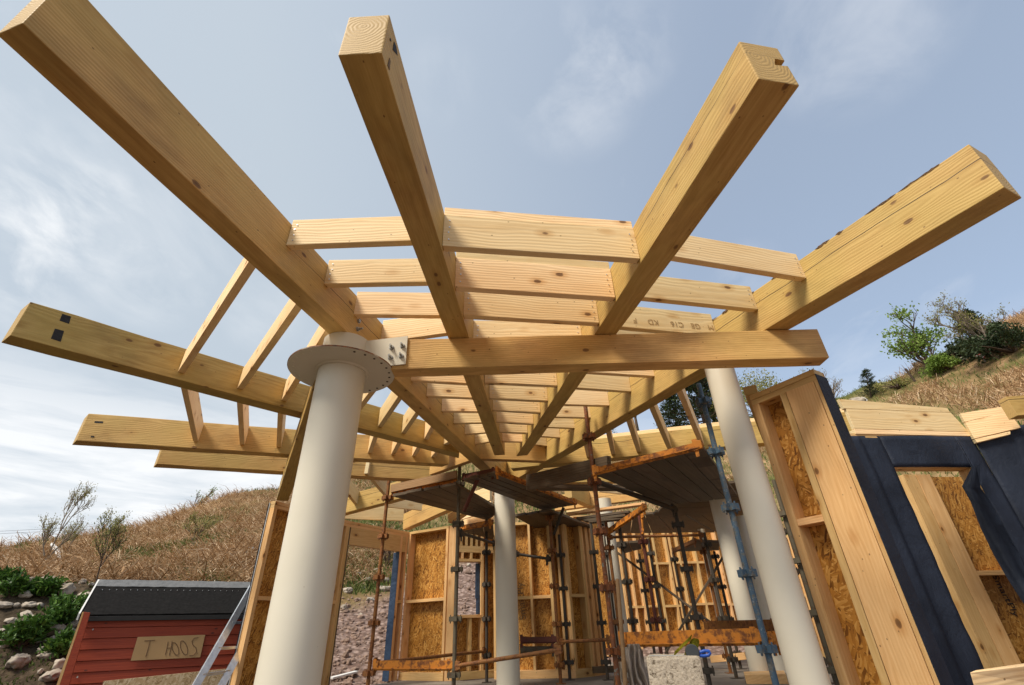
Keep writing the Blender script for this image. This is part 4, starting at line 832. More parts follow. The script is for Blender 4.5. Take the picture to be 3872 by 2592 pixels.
tag(hexa('sole_timber', [Vector((p.x, p.y, zq)) for zq in (-1.0, topz-.462) for p in (A-u*.1-v*.05, A-u*.1+v*.4, B+u*.2+v*.4, B+u*.2-v*.05)], 'slab', u), 'rough concrete base under the aggregate block', 'concrete base')
def loc(x, y, r=3.02): return bx(('B5', x, y), r)
p = loc(1528, 1205); t = thing('strap_reel', 'dark grey reel of yellow webbing lying on the aggregate block', 'strap', (p.x, p.y, topz))
bm = bmesh.new(); bm_tube(bm, [p-v*.035, p-v*.03, p+v*.03, p+v*.035], [.030, .034, .034, .030], 24); m_ = edge_smooth(finish(bm, 'case', 'greypl', None, t, True))
def ribbon(name, pts, wd, mat, par, th=.0025, wv=None):
    wv = wv or (u*.35+v*.45+Vector((0, 0, .75))).normalized()
    bm = bmesh.new(); pts = [Vector(q) for q in pts]; rows = []
    for i, q in enumerate(pts):
        n_ = wv*wd/2; rows.append((bm.verts.new(q-n_), bm.verts.new(q+n_)))
    fs = [bm.faces.new((a[0], b_[0], b_[1], a[1])) for a, b_ in zip(rows, rows[1:])]
    bmesh.ops.solidify(bm, geom=fs, thickness=th); return finish(bm, name, mat, None, par, True)
ribbon('webbing', [loc(1465, 1225), loc(1490, 1190), loc(1510, 1140), loc(1535, 1128), loc(1572, 1135), loc(1580, 1155), loc(1560, 1165), loc(1545, 1170), loc(1520, 1160)], .045, 'yellow', t)
ribbon('webbing', [loc(1382, 1222), loc(1420, 1185), loc(1455, 1150), loc(1490, 1118), loc(1523, 1083)], .028, 'yellow', t)
p = loc(1615, 1212, 3.0); hd = thing('plastic_grip', 'bright blue plastic saw grip on the right edge of the block', 'saw grip', (p.x, p.y, topz))
pts = [loc(x, y, 3.0) for x, y in ((1568, 1228), (1590, 1208), (1630, 1196), (1666, 1200), (1672, 1215), (1660, 1232), (1620, 1238), (1580, 1236), (1568, 1228))]
tube('loop', pts, .0075, 'bluepl', hd, 12); tube('blade', [loc(1180, 1237, 3.0), loc(1580, 1235, 3.0)], .0025, 'zinc', hd, 8)
# broom handle and draped cloth
tag(tube('broom_handle', [lp(4.9, ('B5', 925, 620)), lp(4.8, ('B5', 960, 1050)), lp(4.75, ('B5', 1000, 1600))], .018, 'handle'), 'worn round wooden handle leaning beside the patchy scaffold pole', 'handle')
def cloth(name, rows, mat, lab, nfold, amp, r):
    """rows: (left px, right px) down the drape"""
    bm = bmesh.new(); G = []; NU, NV = 44, 40
    for j in range(NV+1):
        f = j/NV*(len(rows)-1); i = min(int(f), len(rows)-2); f -= i
        g = []
        for k in range(NU+1):
            s = k/NU; x0 = rows[i][0][1]*(1-f)+rows[i+1][0][1]*f; x1 = rows[i][1][1]*(1-f)+rows[i+1][1][1]*f
            y0 = rows[i][0][2]*(1-f)+rows[i+1][0][2]*f; y1 = rows[i][1][2]*(1-f)+rows[i+1][1][2]*f
            wv = math.sin(s*nfold*math.pi+1.8*math.sin(j*.11)+.9*math.sin(j*.23+s*5))*amp*(.25+j/NV)+noise.noise(Vector((s*5, j*.09, 3)))*amp*.9
            P = atr(('B5', x0+(x1-x0)*s, y0+(y1-y0)*s), r+wv); g.append(bm.verts.new(P))
        G.append(g)
    fs = [bm.faces.new((G[j][k], G[j][k+1], G[j+1][k+1], G[j+1][k])) for j in range(NV) for k in range(NU)]
    bmesh.ops.solidify(bm, geom=fs, thickness=.008); return tag(finish(bm, name, mat, None, None, True), lab, 'cloth')
cloth('hanging_jacket', [(('B5', 1005, 1143), ('B5', 1100, 1140)), (('B5', 995, 1220), ('B5', 1130, 1200)), (('B5', 1000, 1330), ('B5', 1150, 1330)), (('B5', 1025, 1474), ('B5', 1175, 1470)), (('B5', 1030, 1620), ('B5', 1200, 1620))], 'cloth', 'taupe grey jacket hanging from the orange ledger beside the block', 6, .045, 4.15)
cloth('hanging_rag', [(('B5', 905, 1290), ('B5', 985, 1280)), (('B5', 897, 1400), ('B5', 1000, 1400)), (('B5', 890, 1600), ('B5', 1010, 1600))], 'cloth2', 'pale beige rag hanging behind the foot of the patchy pole', 5, .03, 5.6)
# ------------------------------------------------------------------ terrain
AZT = [-75, -60, -45.6, -43.6, -40, -34.5, -31, -27, -22, -17.7, 0, 11.5, 20, 30, 36, 39, 42, 45, 48, 51, 60, 75]
ELT = [.075, .085, .106, .121, .141, .193, .215, .228, .254, .29, .33, .342, .345, .350, .350, .357, .354, .372, .385, .394, .40, .40]
def prof(az):
    e = float(np.interp(az, AZT, ELT))
    Lp = [(0, -1.35), (7, -1.35), (8.6, -1.15), (12, .92), (13.2, 1.05), (34, e*34), (46, e*40), (70, e*40), (140, e*30)]
    Cp = [(0, -.80), (10.3, -.80), (11.2, -.6), (15.2, .85), (17, 1.6), (38, e*38), (50, e*44), (80, e*44), (140, e*40)]
    Rp = [(0, -.80), (15.2, -.80), (16.2, -.55), (21, 1.5), (23, 2.3), (44, e*44), (56, e*50), (90, e*50), (140, e*45)]
    if az < -26: return Lp, None, 0
    if az < -21: return Lp, Cp, (az+26)/5
    if az < 2: return Cp, None, 0
    if az < 8: return Cp, Rp, (az-2)/6
    return Rp, None, 0
def pz(P, r): return float(np.interp(r, [q[0] for q in P], [q[1] for q in P]))
def hz(x, y):
    az = math.degrees(math.atan2(x, y)); r = math.hypot(x, y)
    A, B, f = prof(az); zz = pz(A, r) if not B else pz(A, r)*(1-f)+pz(B, r)*f
    p = Vector((x, y, 0)); k = min(1., max(0, (r-11)/8))
    return zz+noise.noise(p*.22)*.5*k+noise.noise(p*.75)*.16*k+noise.noise(p*2.3)*.05
def hit(q, r0=8., r1=75.):
    v = ray(q); v = v/math.hypot(v[0], v[1]); r = r0
    while r < r1:
        if hz(v[0]*r, v[1]*r) > v[2]*r: return Vector((v[0]*r, v[1]*r, hz(v[0]*r, v[1]*r)))
        r *= 1.01
    return Vector((v[0]*r1*.55, v[1]*r1*.55, hz(v[0]*r1*.55, v[1]*r1*.55)))
rr = [0]+list(np.geomspace(1.5, 140, 170)); azs = np.radians(np.arange(-180, 180.01, 1.0)); fine = np.radians(np.concatenate([np.arange(-180, -62, 6), np.arange(-62, 66, .55), np.arange(66, 180.1, 6)]))
vsT = []; zone = []
for r in rr:
    for a in fine:
        x, y = math.sin(a)*r, math.cos(a)*r; az = math.degrees(a)
        zc = hz(x, y) if abs(az) < 80 else (lambda s: hz(math.sin(math.radians(s))*r, math.cos(math.radians(s))*r)*max(0, 1-(abs(az)-80)/60)-1.1*min(1, (abs(az)-80)/60))(80*math.copysign(1, az))
        vsT.append((x, y, zc))
        gr = 1. if (az > -24 and r < (15.5 if az < 5 else 21)) else 0.; so = 1. if (az <= -24 and r < 13.0) else (.0)
        nn = noise.noise(Vector((x*.5, y*.5, 4)))*1.3
        if az > -24: gr = min(1, max(0, ((15.3+3.2*min(1, max(0, (az+13)/5)) if az < 5 else 21)+nn-r)*1.2))
        if az <= -24: so = min(1, max(0, (13.0+nn-r)*1.2))
        gg = max(0., min(1., 1.6-abs(az-37)/6.))*.85+max(0., 1-abs(az+10)/12.)*.5 if r > 13 else 0.
        zone.append((gr, so, min(.9, gg*(.6+.8*noise.noise(Vector((x*.12, y*.12, 1))))), 1))
nf = len(fine); fT = [(i*nf+j, i*nf+j+1, (i+1)*nf+j+1, (i+1)*nf+j) for i in range(len(rr)-1) for j in range(nf-1)]
me = bpy.data.meshes.new('ground'); me.from_pydata(vsT, [], fT); at_ = me.color_attributes.new('zone', 'FLOAT_COLOR', 'POINT'); at_.data.foreach_set('color', np.array(zone, 'f').ravel())
for p in me.polygons: p.use_smooth = True
gnd = link('ground', me, 'ground'); gnd['kind'] = 'structure'
if gnd.data.polygons[0].normal.z < 0: gnd.data.flip_normals()
sl_ = [(-.95, 2.9), (-2.3, 4.6), (-3.25, 6.8), (-2.7, 8.5), (-2.0, 9.7), (-.9, 9.25), (.4, 10.2), (3.4, 15.2), (8.2, 12.2), (7.0, 5.6), (3.6, 4.95), (2.35, 3.38)]
bm = bmesh.new(); a = [bm.verts.new((x, y, FZ)) for x, y in sl_]; b = [bm.verts.new((x, y, FZ-.25)) for x, y in sl_]; bm.faces.new(a[::-1]); bm.faces.new(b)
for i in range(len(sl_)): bm.faces.new((a[i], b[i], b[(i+1) % len(sl_)], a[(i+1) % len(sl_)]))
bmesh.ops.recalc_face_normals(bm, faces=bm.faces[:]); o = finish(bm, 'floor', 'slab'); o['kind'] = 'structure'
# dead bracken and grass, uncountable
def blades(name, mat, N, azr, rr_, ln, wd, lean, accept, tint, kind='stuff', up=.5):
    V = []; Fc = []; Tn = []; n = 0; tries = 0
    while n < N and tries < N*6:
        tries += 1
        az = math.radians(random.uniform(*azr)); r = math.exp(random.uniform(math.log(rr_[0]), math.log(rr_[1]))); x, y = math.sin(az)*r, math.cos(az)*r
        if not accept(math.degrees(az), r, x, y): continue
        zc = hz(x, y); L_ = random.uniform(*ln); a = random.uniform(0, 6.283); th = random.uniform(*lean); h = Vector((math.cos(a)*math.sin(th), math.sin(a)*math.sin(th), math.cos(th)))
        p0 = Vector((x, y, zc-.03)); p1 = p0+h*L_*.55; p2 = p1+(h+Vector((random.uniform(-.5, .5), random.uniform(-.5, .5), -up)))*L_*.45
        sd = Vector((-math.cos(az), math.sin(az), random.uniform(-.6, .6))).cross(h); sd = sd.normalized()*wd*r*.5 if False else Vector((math.cos(az), -math.sin(az), random.uniform(-.5, .5))).normalized()*random.uniform(.6, 1.2)*wd
        i = len(V); V += [p0-sd, p0+sd, p1+sd*.8, p1-sd*.8, p2]; Fc += [(i, i+1, i+2, i+3), (i+3, i+2, i+4)]
        c = tint(); Tn += [(c, c, c, 1)]*5; n += 1
    me = bpy.data.meshes.new(name); me.from_pydata([tuple(v_) for v_ in V], [], Fc); t = me.color_attributes.new('tint', 'FLOAT_COLOR', 'POINT'); t.data.foreach_set('color', np.array(Tn, 'f').ravel())
    o = link(name, me, mat); o['kind'] = kind; return o
def patch(x, y, s, o): return noise.noise(Vector((x*s, y*s, o)))
def hill_ok(az, r, x, y):
    lim = 12.6 if az < -24 else (15.8+3.4*min(1, max(0, (az+13)/5)) if az < 5 else 21.5)
    return r > lim+patch(x, y, .6, 2)*1.2
blades('dead_bracken', 'bracken', 42000, (-50, -14), (12.5, 37), (.45, 1.25), .0105, (.75, 1.62), lambda a, r, x, y: hill_ok(a, r, x, y) and patch(x, y, .35, 7) < .32, lambda: min(1, max(0, random.gauss(.5, .3))))
blades('dead_bracken', 'bracken', 26000, (-14, 56), (16, 52), (.4, 1.1), .016, (.4, 1.5), lambda a, r, x, y: hill_ok(a, r, x, y) and patch(x, y, .3, 7) < min(.3, max(-.3, (a-47)*.10)), lambda: min(1, max(0, random.gauss(.5, .26))))
blades('green_grass', 'grass', 9000, (-50, -14), (12.5, 37), (.15, .4), .012, (.1, .8), lambda a, r, x, y: hill_ok(a, r, x, y) and patch(x, y, .35, 7) > .12, lambda: random.random())
blades('green_grass', 'grass', 26000, (-22, 56), (15.5, 52), (.2, .5), .018, (.1, .8), lambda a, r, x, y: hill_ok(a, r, x, y) and patch(x, y, .3, 7) > min(.15, max(-.35, (a-47)*.10-.12)), lambda: random.random())
# loose gravel on the bank: one mass
def stones(bm, p, r, seed, flat=.7):
    g = bmesh.ops.create_icosphere(bm, subdivisions=1 if r < .07 else 2, radius=r)['verts']; s = Vector((seed*7.1, seed*3.3, seed))
    A_ = Matrix.Rotation(seed*5, 3, 'Z'); sc = Vector((1+.4*math.sin(seed*9), .8+.3*math.sin(seed*17), flat))
    for w in g:
        d = w.co.normalized(); k = 1+.42*noise.noise(d*1.4+s)+.2*noise.noise(d*3+s); w.co = A_@Vector((d.x*sc.x, d.y*sc.y, d.z*sc.z))*r*k+Vector(p)
bm = bmesh.new()
for i in range(2100):
    az = math.radians(random.uniform(-23.5, 4)); r = random.uniform(10.2, 15.4 if az < -.22 else 18.); x, y = math.sin(az)*r, math.cos(az)*r
    stones(bm, (x, y, hz(x, y)+.005), abs(random.gauss(.0, .028))+.018, i*.37)
o = finish(bm, 'gravel', 'rock2'); o['kind'] = 'stuff'
bm = bmesh.new()
for i in range(520):
    az = math.radians(random.uniform(-50, -29)); r = random.uniform(7.4, 13.2); x, y = math.sin(az)*r, math.cos(az)*r
    if patch(x, y, .9, 6) > -.1: stones(bm, (x, y, hz(x, y)+.005), abs(random.gauss(.0, .04))+.022, i*.37)
o = finish(bm, 'pebbles', 'rock'); o['kind'] = 'stuff'
# named rocks
def rock(q, size, mat, lab, grp, flat=.6, r0=8.):
    p = hit(q, r0); bm = bmesh.new(); stones(bm, (0, 0, 0), size, random.random()*20, flat); bmesh.ops.subdivide_edges(bm, edges=bm.edges[:], cuts=2, use_grid_fill=True, smooth=.6)
    sd = random.random()*9
    for w in bm.verts: w.co *= 1+.12*noise.noise(w.co*2.7/size+Vector((sd, 0, 0)))+.05*noise.noise(w.co*7/size)
    o = finish(bm, 'rock', mat, Matrix.Translation(p+Vector((0, 0, size*.22))), None, True); return tag(o, lab, 'rock', grp)
K = [((432, 962), .26, 'flat pale rock above the shed, biggest at the top of the bank'), ((125, 1430), .24, 'large pointed pale rock low on the bank'), ((312, 1245), .22, 'buff rock beside the shed door, below the big leafy clump'),
     ((185, 1055), .12, 'small pale rock left of the big leafy clump'), ((255, 1060), .10, None), ((60, 1175), .13, None), ((150, 1000), .13, 'brownish rock under the top leafy clump'), ((20, 1060), .12, None), ((100, 1060), .10, None),
     ((430, 1255), .15, 'pale rock partly behind the shed door'), ((335, 1295), .12, None), ((275, 1355), .13, None), ((300, 1405), .12, None), ((240, 1290), .11, None), ((390, 1460), .17, None), ((345, 1550), .18, 'round pale rock at the bottom edge by the shed'),
     ((260, 1500), .10, None), ((500, 1040), .16, 'rock tucked beside the shed roof end'), ((560, 1000), .18, None), ((600, 1000), .14, None), ((530, 1100), .12, None), ((20, 1330), .10, None), ((30, 1230), .09, None), ((120, 1180), .09, None), ((390, 1035), .10, None)]
for (x, y), s_, lab in K: rock(('A5', x, y), s_*.66, 'rock', lab or 'pale rounded rock among the leafy plants on the bank', 'pale rocks scattered on the planted bank', .65, 7.)
for (x, y), s_, lab in [((880, 695), .20, 'pale flat rock at the top of the gravel bank, seen through the doorway'), ((860, 720), .16, 'pinkish rock just below the flat one on the gravel bank'), ((710, 790), .20, 'angular pale rock at the left of the doorway view'), ((1035, 690), .20, 'rock at the right of the doorway view beside the membrane'), ((910, 850), .14, 'white rock alone in the gravel, seen through the doorway'), ((840, 745), .10, 'small white rock above the gravel'), ((800, 640), .18, 'long pale slab rock in the mossy edge above the gravel'), ((1010, 760), .18, 'pile of pale stones at the doorway jamb'), ((680, 915), .16, 'pale rock low at the left doorway post'), ((965, 605), .15, 'tall rock under the dry bush'), ((700, 1200), .12, 'pinkish rock in the gravel beside the rusty pole'), ((690, 1345), .15, 'dull brown rock low in the gravel'), ((820, 980), .11, 'pale rock halfway down the gravel'), ((720, 1405), .13, 'lowest brown rock in the doorway view'), ((1750, 560), .16, 'pale rock pile at the top of the small window view'), ((1745, 630), .14, 'pinkish rock in the small window view')]:
    rock(('B3', x, y), s_*.8, 'rock' if 'pink' not in lab and 'brown' not in lab else 'rock2', lab, 'rocks on the gravel bank', .6, 9.5)
for (x, y), s_, lab in [((1670, 685), .16, 'small white stone on the bracken slope beside the left wall'), ((1632, 700), .10, 'smaller white stone next to the white one on bracken')]: rock(('A5', x, y), s_, 'white', lab, 'white stones on the bracken')
tag(beam('white_board', hit(('B3', 565, 1548), 9.5)+Vector((0, 0, .06)), hit(('B3', 780, 1525), 9.5)+Vector((0, 0, .10)), .14, .03, 'white'), 'white board lying on the gravel behind the doorway', 'board')
# ------------------------------------------------------------------ vegetation
def leaf_mesh(pts, size, mat, name, parent, asp=.5, tint=None, dirs=None, bend=.25):
    n = len(pts); V = np.zeros((n, 6, 3)); d = rng.normal(size=(n, 3)) if dirs is None else np.array(dirs)+rng.normal(size=(n, 3))*.35
    d /= np.linalg.norm(d, axis=1)[:, None]; e = np.cross(d, rng.normal(size=(n, 3))); e /= np.linalg.norm(e, axis=1)[:, None]; k = np.cross(d, e)
    s = size*rng.uniform(.6, 1.3, (n, 1)); P = np.array(pts)
    for j, (a, b, c) in enumerate(((0, 0, 0), (.35, .5, .05), (.75, .38, -.02), (1, 0, -bend), (.75, -.38, -.02), (.35, -.5, .05))): V[:, j] = P+d*s*a+e*s*asp*b+k*s*c
    me = bpy.data.meshes.new(name); f = [tuple(i*6+j for j in range(6)) for i in range(n)]; me.from_pydata(V.reshape(-1, 3).tolist(), [], f)
    t = me.color_attributes.new('tint', 'FLOAT_COLOR', 'POINT'); c = np.clip(rng.normal(.5, .25, n), 0, 1) if tint is None else np.clip(tint, 0, 1)
    col = np.ones((n, 6, 4), 'f'); col[:, :, :3] = c[:, None, None]; t.data.foreach_set('color', col.ravel()); return link(name, me, mat, None, parent)
def tree(name, lab, cat, base, h, spread, nleaf, lsize, mat, bark='bark', trunks=1, r0=.07, levels=4, split=3, grp=None, first=.35, lean=(0, 0), upb=.35, seed=1, leafpos=.0, leaf_name='crown', thin=.62, spreadang=.75, lf=None):
    lf = levels-2 if lf is None else lf
    rnd = random.Random(seed); t = thing(name, lab, cat, base, grp); segs = []; tips = []; b0 = Vector(base)
    def grow(p, d, L_, r, lv):
        n = 4; pts = [p]; q = p.copy(); dd = d.copy()
        for i in range(n):
            jt = .06 if lv == 0 else .18; dd = (dd+Vector((rnd.uniform(-jt, jt), rnd.uniform(-jt, jt), rnd.uniform(-.08, .2)))).normalized(); q = q+dd*L_/n; pts.append(q.copy())
        segs.append((pts, [r*(1-.45*i/n) for i in range(n+1)], lv))
        if lv >= lf: tips.extend((pts[k], dd.copy()) for k in ((2, 3, 4) if lv < levels-1 else (1, 2, 3, 4)))
        if lv < levels-1:
            for k in range(split+(2 if lv == 0 else 0)):
                f = rnd.uniform(.45, 1.) if lv else rnd.uniform(first, 1.)
                b = pts[min(n, max(1, int(f*n+.5)))]; a = rnd.uniform(0, 6.283); o_ = Vector((math.cos(a), math.sin(a), 0))
                nd = (dd*(1-spreadang*.5)+o_*spreadang*spread+Vector((lean[0], lean[1], upb))*.5).normalized(); grow(b, nd, L_*rnd.uniform(.5, .8)*(.9 if lv else .75), r*thin, lv+1)
    for k in range(trunks):
        a = rnd.uniform(0, 6.28); grow(Vector((0, 0, 0)), Vector((math.cos(a)*.25*(trunks > 1)+lean[0], math.sin(a)*.25*(trunks > 1)+lean[1], 1)).normalized(), h*.55, r0, 0)
    sc_ = h/max(p.z for s_ in segs for p in s_[0]); bm = bmesh.new()
    for pts, rd, lv in segs: bm_tube(bm, [b0+p*sc_-Vector((0, 0, .1)) for p in pts], [max(.0028, r_*sc_) for r_ in rd], 7 if lv < 2 else 4, lv == 0)
    tips = [(b0+p*sc_-Vector((0, 0, .1)), d) for p, d in tips]
    finish(bm, 'trunk', bark, None, t, True)
    if nleaf and tips:
        idx = rng.integers(0, len(tips), nleaf); P = np.array([tips[i][0] for i in idx])+rng.normal(size=(nleaf, 3))*lsize*1.3
        cl = np.array([noise.noise(Vector(p_)*.9)*.5+.5 for p_ in P]); leaf_mesh(P, lsize, mat, leaf_name, t, .55, cl*.5+rng.normal(.25, .2, nleaf), [tips[i][1]*.6 for i in idx])
    return t
def conifer(lab, base, h, w, seed, grp=None, tilt=0., n=26):
    rnd = random.Random(seed); t = thing('conifer_tree', lab, 'conifer', base, grp); bm = bmesh.new(); b = Vector(base)
    bm_tube(bm, [b-Vector((0, 0, .2)), b+Vector((tilt*h*.5, 0, h*.5)), b+Vector((tilt*h, 0, h))], [.02*h, .013*h, .003*h], 7); P = []; D = []
    for i in range(n):
        f = .10+.9*i/n; zc = h*f; R = w*(1-f)**.8*rnd.uniform(.7, 1.15)+.06*w
        for k in range(6):
            a = rnd.uniform(0, 6.28); d = Vector((math.cos(a), math.sin(a), rnd.uniform(-.05, .35))); p0 = b+Vector((tilt*h*f, 0, zc)); p1 = p0+d*R
            bm_tube(bm, [p0, p0+d*R*.5+Vector((0, 0, -.02*h)), p1], [.004*h, .003*h, .001*h], 4, False)
            for m_ in range(26):
                s = rnd.uniform(.15, 1.); P.append(p0+d*R*s+Vector((rnd.gauss(0, .05*w), rnd.gauss(0, .05*w), rnd.gauss(0, .035*h*.4)-.02*h*(1-abs(2*s-1))))); D.append(d+Vector((rnd.gauss(0, .4), rnd.gauss(0, .4), .25)))
    finish(bm, 'trunk', 'bark', None, t, True); leaf_mesh(P, .12*w, 'leafdark', 'crown', t, .28, None, D); return t
def shrub(lab, q, size, n, ls, mat, grp, r0=7., name='leafy_plant', sq=.65, base=None):
    p = base or hit(q, r0); t = thing(name, lab, 'plant', p, grp); P = []; D = []; bm = bmesh.new()
    for k in range(max(6, n//26)):
        a = random.uniform(0, 6.28); th = abs(random.gauss(0, .6)); d = Vector((math.cos(a)*math.sin(th), math.sin(a)*math.sin(th), math.cos(th)*sq+.12)); L_ = size*random.uniform(.55, 1.05)
        tip = p+d*L_; bm_tube(bm, [p-Vector((0, 0, .04)), p+d*L_*.5, tip], [.010, .007, .003], 5, False)
        for j in range(26):
            s = random.uniform(.25, 1.05); P.append(p+d*L_*s+Vector((random.gauss(0, .05), random.gauss(0, .05), random.gauss(0, .04)))*size*1.6); D.append(d*.5+Vector((random.gauss(0, .6), random.gauss(0, .6), .25)))
    finish(bm, 'stem', 'bark', None, t, True); leaf_mesh(P, ls, mat, 'foliage', t, .34, None, D, .35); return t
G = 'leafy green plants on the rocky bank'
for x, y, s_, n, lab in [(30, 890, .42, 420, 'small leafy plant at the left edge, highest on the bank'), (60, 1010, .55, 520, 'leafy plant at the left edge below the topmost one'), (280, 1000, .62, 800, 'leafy plant at the top of the bank beside the flat rock'),
                         (375, 1190, .85, 1400, 'largest leafy clump on the bank, left of the shed door'), (120, 1330, .72, 1000, 'leafy clump above the pointed pale rock'), (390, 1400, .62, 900, 'bright leafy clump against the shed door'), (560, 1060, .36, 380, 'small leafy plant behind the shed roof corner'), (210, 960, .35, 260, 'low sprig of leaves between the two upper plants')]:
    shrub(lab, ('A5', x, y), s_*.56, int(n*.8), .11, 'leaf', G)
blades('ground_cover', 'grass', 5000, (-52, -28), (7.5, 12.8), (.04, .13), .010, (.1, .9), lambda a, r, x, y: patch(x, y, 1.1, 3) > -.02, lambda: random.random()*.6)
tree('birch_sapling', 'wispy young tree leaning right at the left skyline', 'sapling', hit(('F', 92, 1312)), 2.6, .5, 1500, .034, 'leafgold', 'barkpale', 1, .022, 4, 5, 'young trees on the left hill', .12, (-.10, 0), .6, 5, lf=1)
tree('birch_sapling', 'smaller wispy sapling just right of the young skyline tree', 'sapling', hit(('F', 150, 1265)), 1.0, .4, 300, .03, 'leafgold', 'barkpale', 1, .014, 4, 4, 'young trees on the left hill', .2, (.25, 0), .6, 8, lf=1)
tree('birch_sapling', 'golden green sapling with a bare stem in front of the bracken slope', 'sapling', hit(('F', 213, 1352)), 1.5, .5, 1500, .028, 'leafgold', 'bark', 1, .013, 4, 5, 'young trees on the left hill', .3, (-.10, 0), .55, 12, lf=1)
tree('birch_sapling', 'yellowish bush halfway up the bracken slope', 'sapling', hit(('F', 432, 1262)), 1.2, .9, 1500, .03, 'leafgold', 'bark', 2, .012, 4, 3, 'young trees on the left hill', .3, (.1, 0), .4, 15, lf=1)
tree('windswept_bush', 'windswept bush leaning right on the left skyline', 'bush', hit(('F', 433, 1160)), 2.5, .4, 260, .09, 'leafspring', 'bark', 2, .04, 4, 3, None, .3, (.5, 0), .5, 3)
tree('windswept_bush', 'small leafy twig left of the windswept bush', 'bush', hit(('F', 405, 1165)), 1.2, .5, 90, .09, 'leafspring', 'bark', 1, .025, 3, 3, None, .4, (.3, 0), .35, 4)
tree('bare_twig', 'bare pale twig alone on the left skyline', 'twig', hit(('F', 309, 1192)), 1.1, .4, 0, .1, 'leafgold', 'barkpale', 1, .018, 3, 2, None, .5, (0, 0), .4, 6)
tag(tube('fallen_branch', [hit(('A5', 320, 690))+Vector((0, 0, .25)), hit(('A5', 350, 730))+Vector((0, 0, .2)), hit(('A5', 390, 790))+Vector((0, 0, .1))], [.05, .07, .04], 'white', None, 8), 'bleached fallen branch beside the young skyline tree', 'branch')
p = hit(('A5', 668, 560)); pt_ = thing('utility_post', 'wooden post carrying thin wires on the left skyline', 'post', p)
tube('post', [p-Vector((0, 0, .2)), p+Vector((.1, 0, 1.25))], .05, 'post', pt_, 10)
for dz in (1.15, 1.0): tube('wire', [p+Vector((.09, 0, dz)), p+Vector((-9, -1, dz-.35)), p+Vector((-20, -3, dz-.6))], .008, 'black', pt_, 5)
tree('dry_bush', 'dry brown bush above the gravel beside the folded membrane', 'bush', hit(('B3', 1050, 590), 10), 1.5, .7, 160, .05, 'bracken', 'bark', 4, .02, 4, 4, None, .2, (0, 0), .3, 9)
# right hill
R2 = 'trees and bushes on the right hill'
tree('hawthorn_tree', 'bright green open tree on the right hill above the head boards', 'tree', hit(('B6', 1690, 445)), 5.2, .85, 2000, .19, 'leafspring', 'bark', 2, .10, 5, 3, R2, .3, (-.02, 0), .35, 21)
tree('bare_tree', 'nearly bare rounded tree behind the green open tree', 'tree', hit(('B6', 2150, 320)), 5.0, .85, 1700, .10, 'leafgold', 'barkpale', 2, .10, 6, 3, R2, .3, (-.15, 0), .4, 31)
tree('bare_tree', 'bare grey tree top beside the right wall corner', 'tree', hit(('B6', 830, 470)), 4.2, .8, 120, .09, 'leafgold', 'barkpale', 2, .06, 5, 3, R2, .3, (.25, 0), .35, 33)
conifer('small dark conifer on the skyline left of the open tree', hit(('B6', 1125, 480)), 2.4, .9, 4, R2, .25, 16)
tree('bare_tree', 'tall bare tree seen beneath the bark-edged beam', 'tree', hit(('B4', 1155, 560)), 6.2, .85, 2200, .12, 'leafspring', 'bark', 1, .15, 6, 3, R2, .35, (0, 0), .35, 41)
conifer('tall dark conifer left of the right column', hit(('B4', 1720, 470)), 9.5, 2.9, 7, R2)
conifer('dark conifer just behind the right column', hit(('B4', 1800, 455)), 8.0, 2.4, 8, R2)
conifer('smaller dark conifer between bare tree and tall conifer', hit(('B4', 1480, 490)), 4.6, 1.9, 9, R2)
def bushmass(lab, q, size, n, mat, ls, w=1.4, seed=0):
    p = hit(q); t = thing('evergreen_bush', lab, 'bush', p, R2); P = []; bm = bmesh.new(); rnd = random.Random(seed)
    for k in range(26):
        a = rnd.uniform(0, 6.28); f = rnd.uniform(.1, 1); c = p+Vector((math.cos(a)*size*w*f, math.sin(a)*size*w*f*.7, size*rnd.uniform(.15, .95)*(1-.45*f))); R = size*rnd.uniform(.18, .34)
        bm_tube(bm, [p, (p+c)/2+Vector((0, 0, .1)), c], [.05, .03, .01], 5, False)
        for j in range(n//26):
            d = Vector((rnd.gauss(0, 1), rnd.gauss(0, 1), rnd.gauss(0, 1))).normalized(); P.append(c+d*R*rnd.uniform(.55, 1.12))
    finish(bm, 'stem', 'bark', None, t, True); cl = np.array([noise.noise(Vector(x_)*1.3)*.6+.5 for x_ in P]); leaf_mesh(P, ls, mat, 'foliage', t, .55, cl+rng.normal(0, .15, len(P))); return t
bushmass('dense evergreen bush at the right edge below the tall pine', ('B6', 2270, 265), 1.8, 4600, 'leafdark', .17, 1.6, 1)
bushmass('broad dark evergreen bush left of the one at the right edge', ('B6', 2120, 290), 1.2, 3000, 'leafdark', .15, 1.6, 2)
bushmass('green bush under the open tree on the right hill', ('B6', 1770, 410), 1.15, 2800, 'leafspring', .14, 1.3, 3)
bushmass('low dark hedge behind the open tree', ('B6', 1920, 300), .8, 2400, 'leafdark', .14, 2.0, 4)
bushmass('low russet bush on the skyline beside the little conifer', ('B6', 1350, 450), .8, 900, 'leafgold', .10, 2.0, 5)
bushmass('low bush at the membrane corner skyline', ('B6', 905, 540), .8, 900, 'leafgold', .10, 1.3, 6)
bushmass('olive bushy mass between the right column and the end wall', ('B6', 330, 560), 4.0, 5200, 'leafgold', .16, 1.3, 7)
bushmass('dark bush in gap beneath the bark-edged beam', ('B4', 1000, 570), 1.6, 1500, 'leafdark', .13, 1.8, 8)
conifer('tall dark pine at the top right edge of the hill', hit(('B6', 2300, 240))+Vector((1.5, 3, 0)), 4.6, 1.9, 17, R2)
tag(tube('old_post', [hit(('B6', 1525, 490))-Vector((0, 0, .1)), hit(('B6', 1525, 490))+Vector((-.25, 0, 1.0))], .07, 'bark', None, 8), 'short leaning dark post below the open tree', 'post')
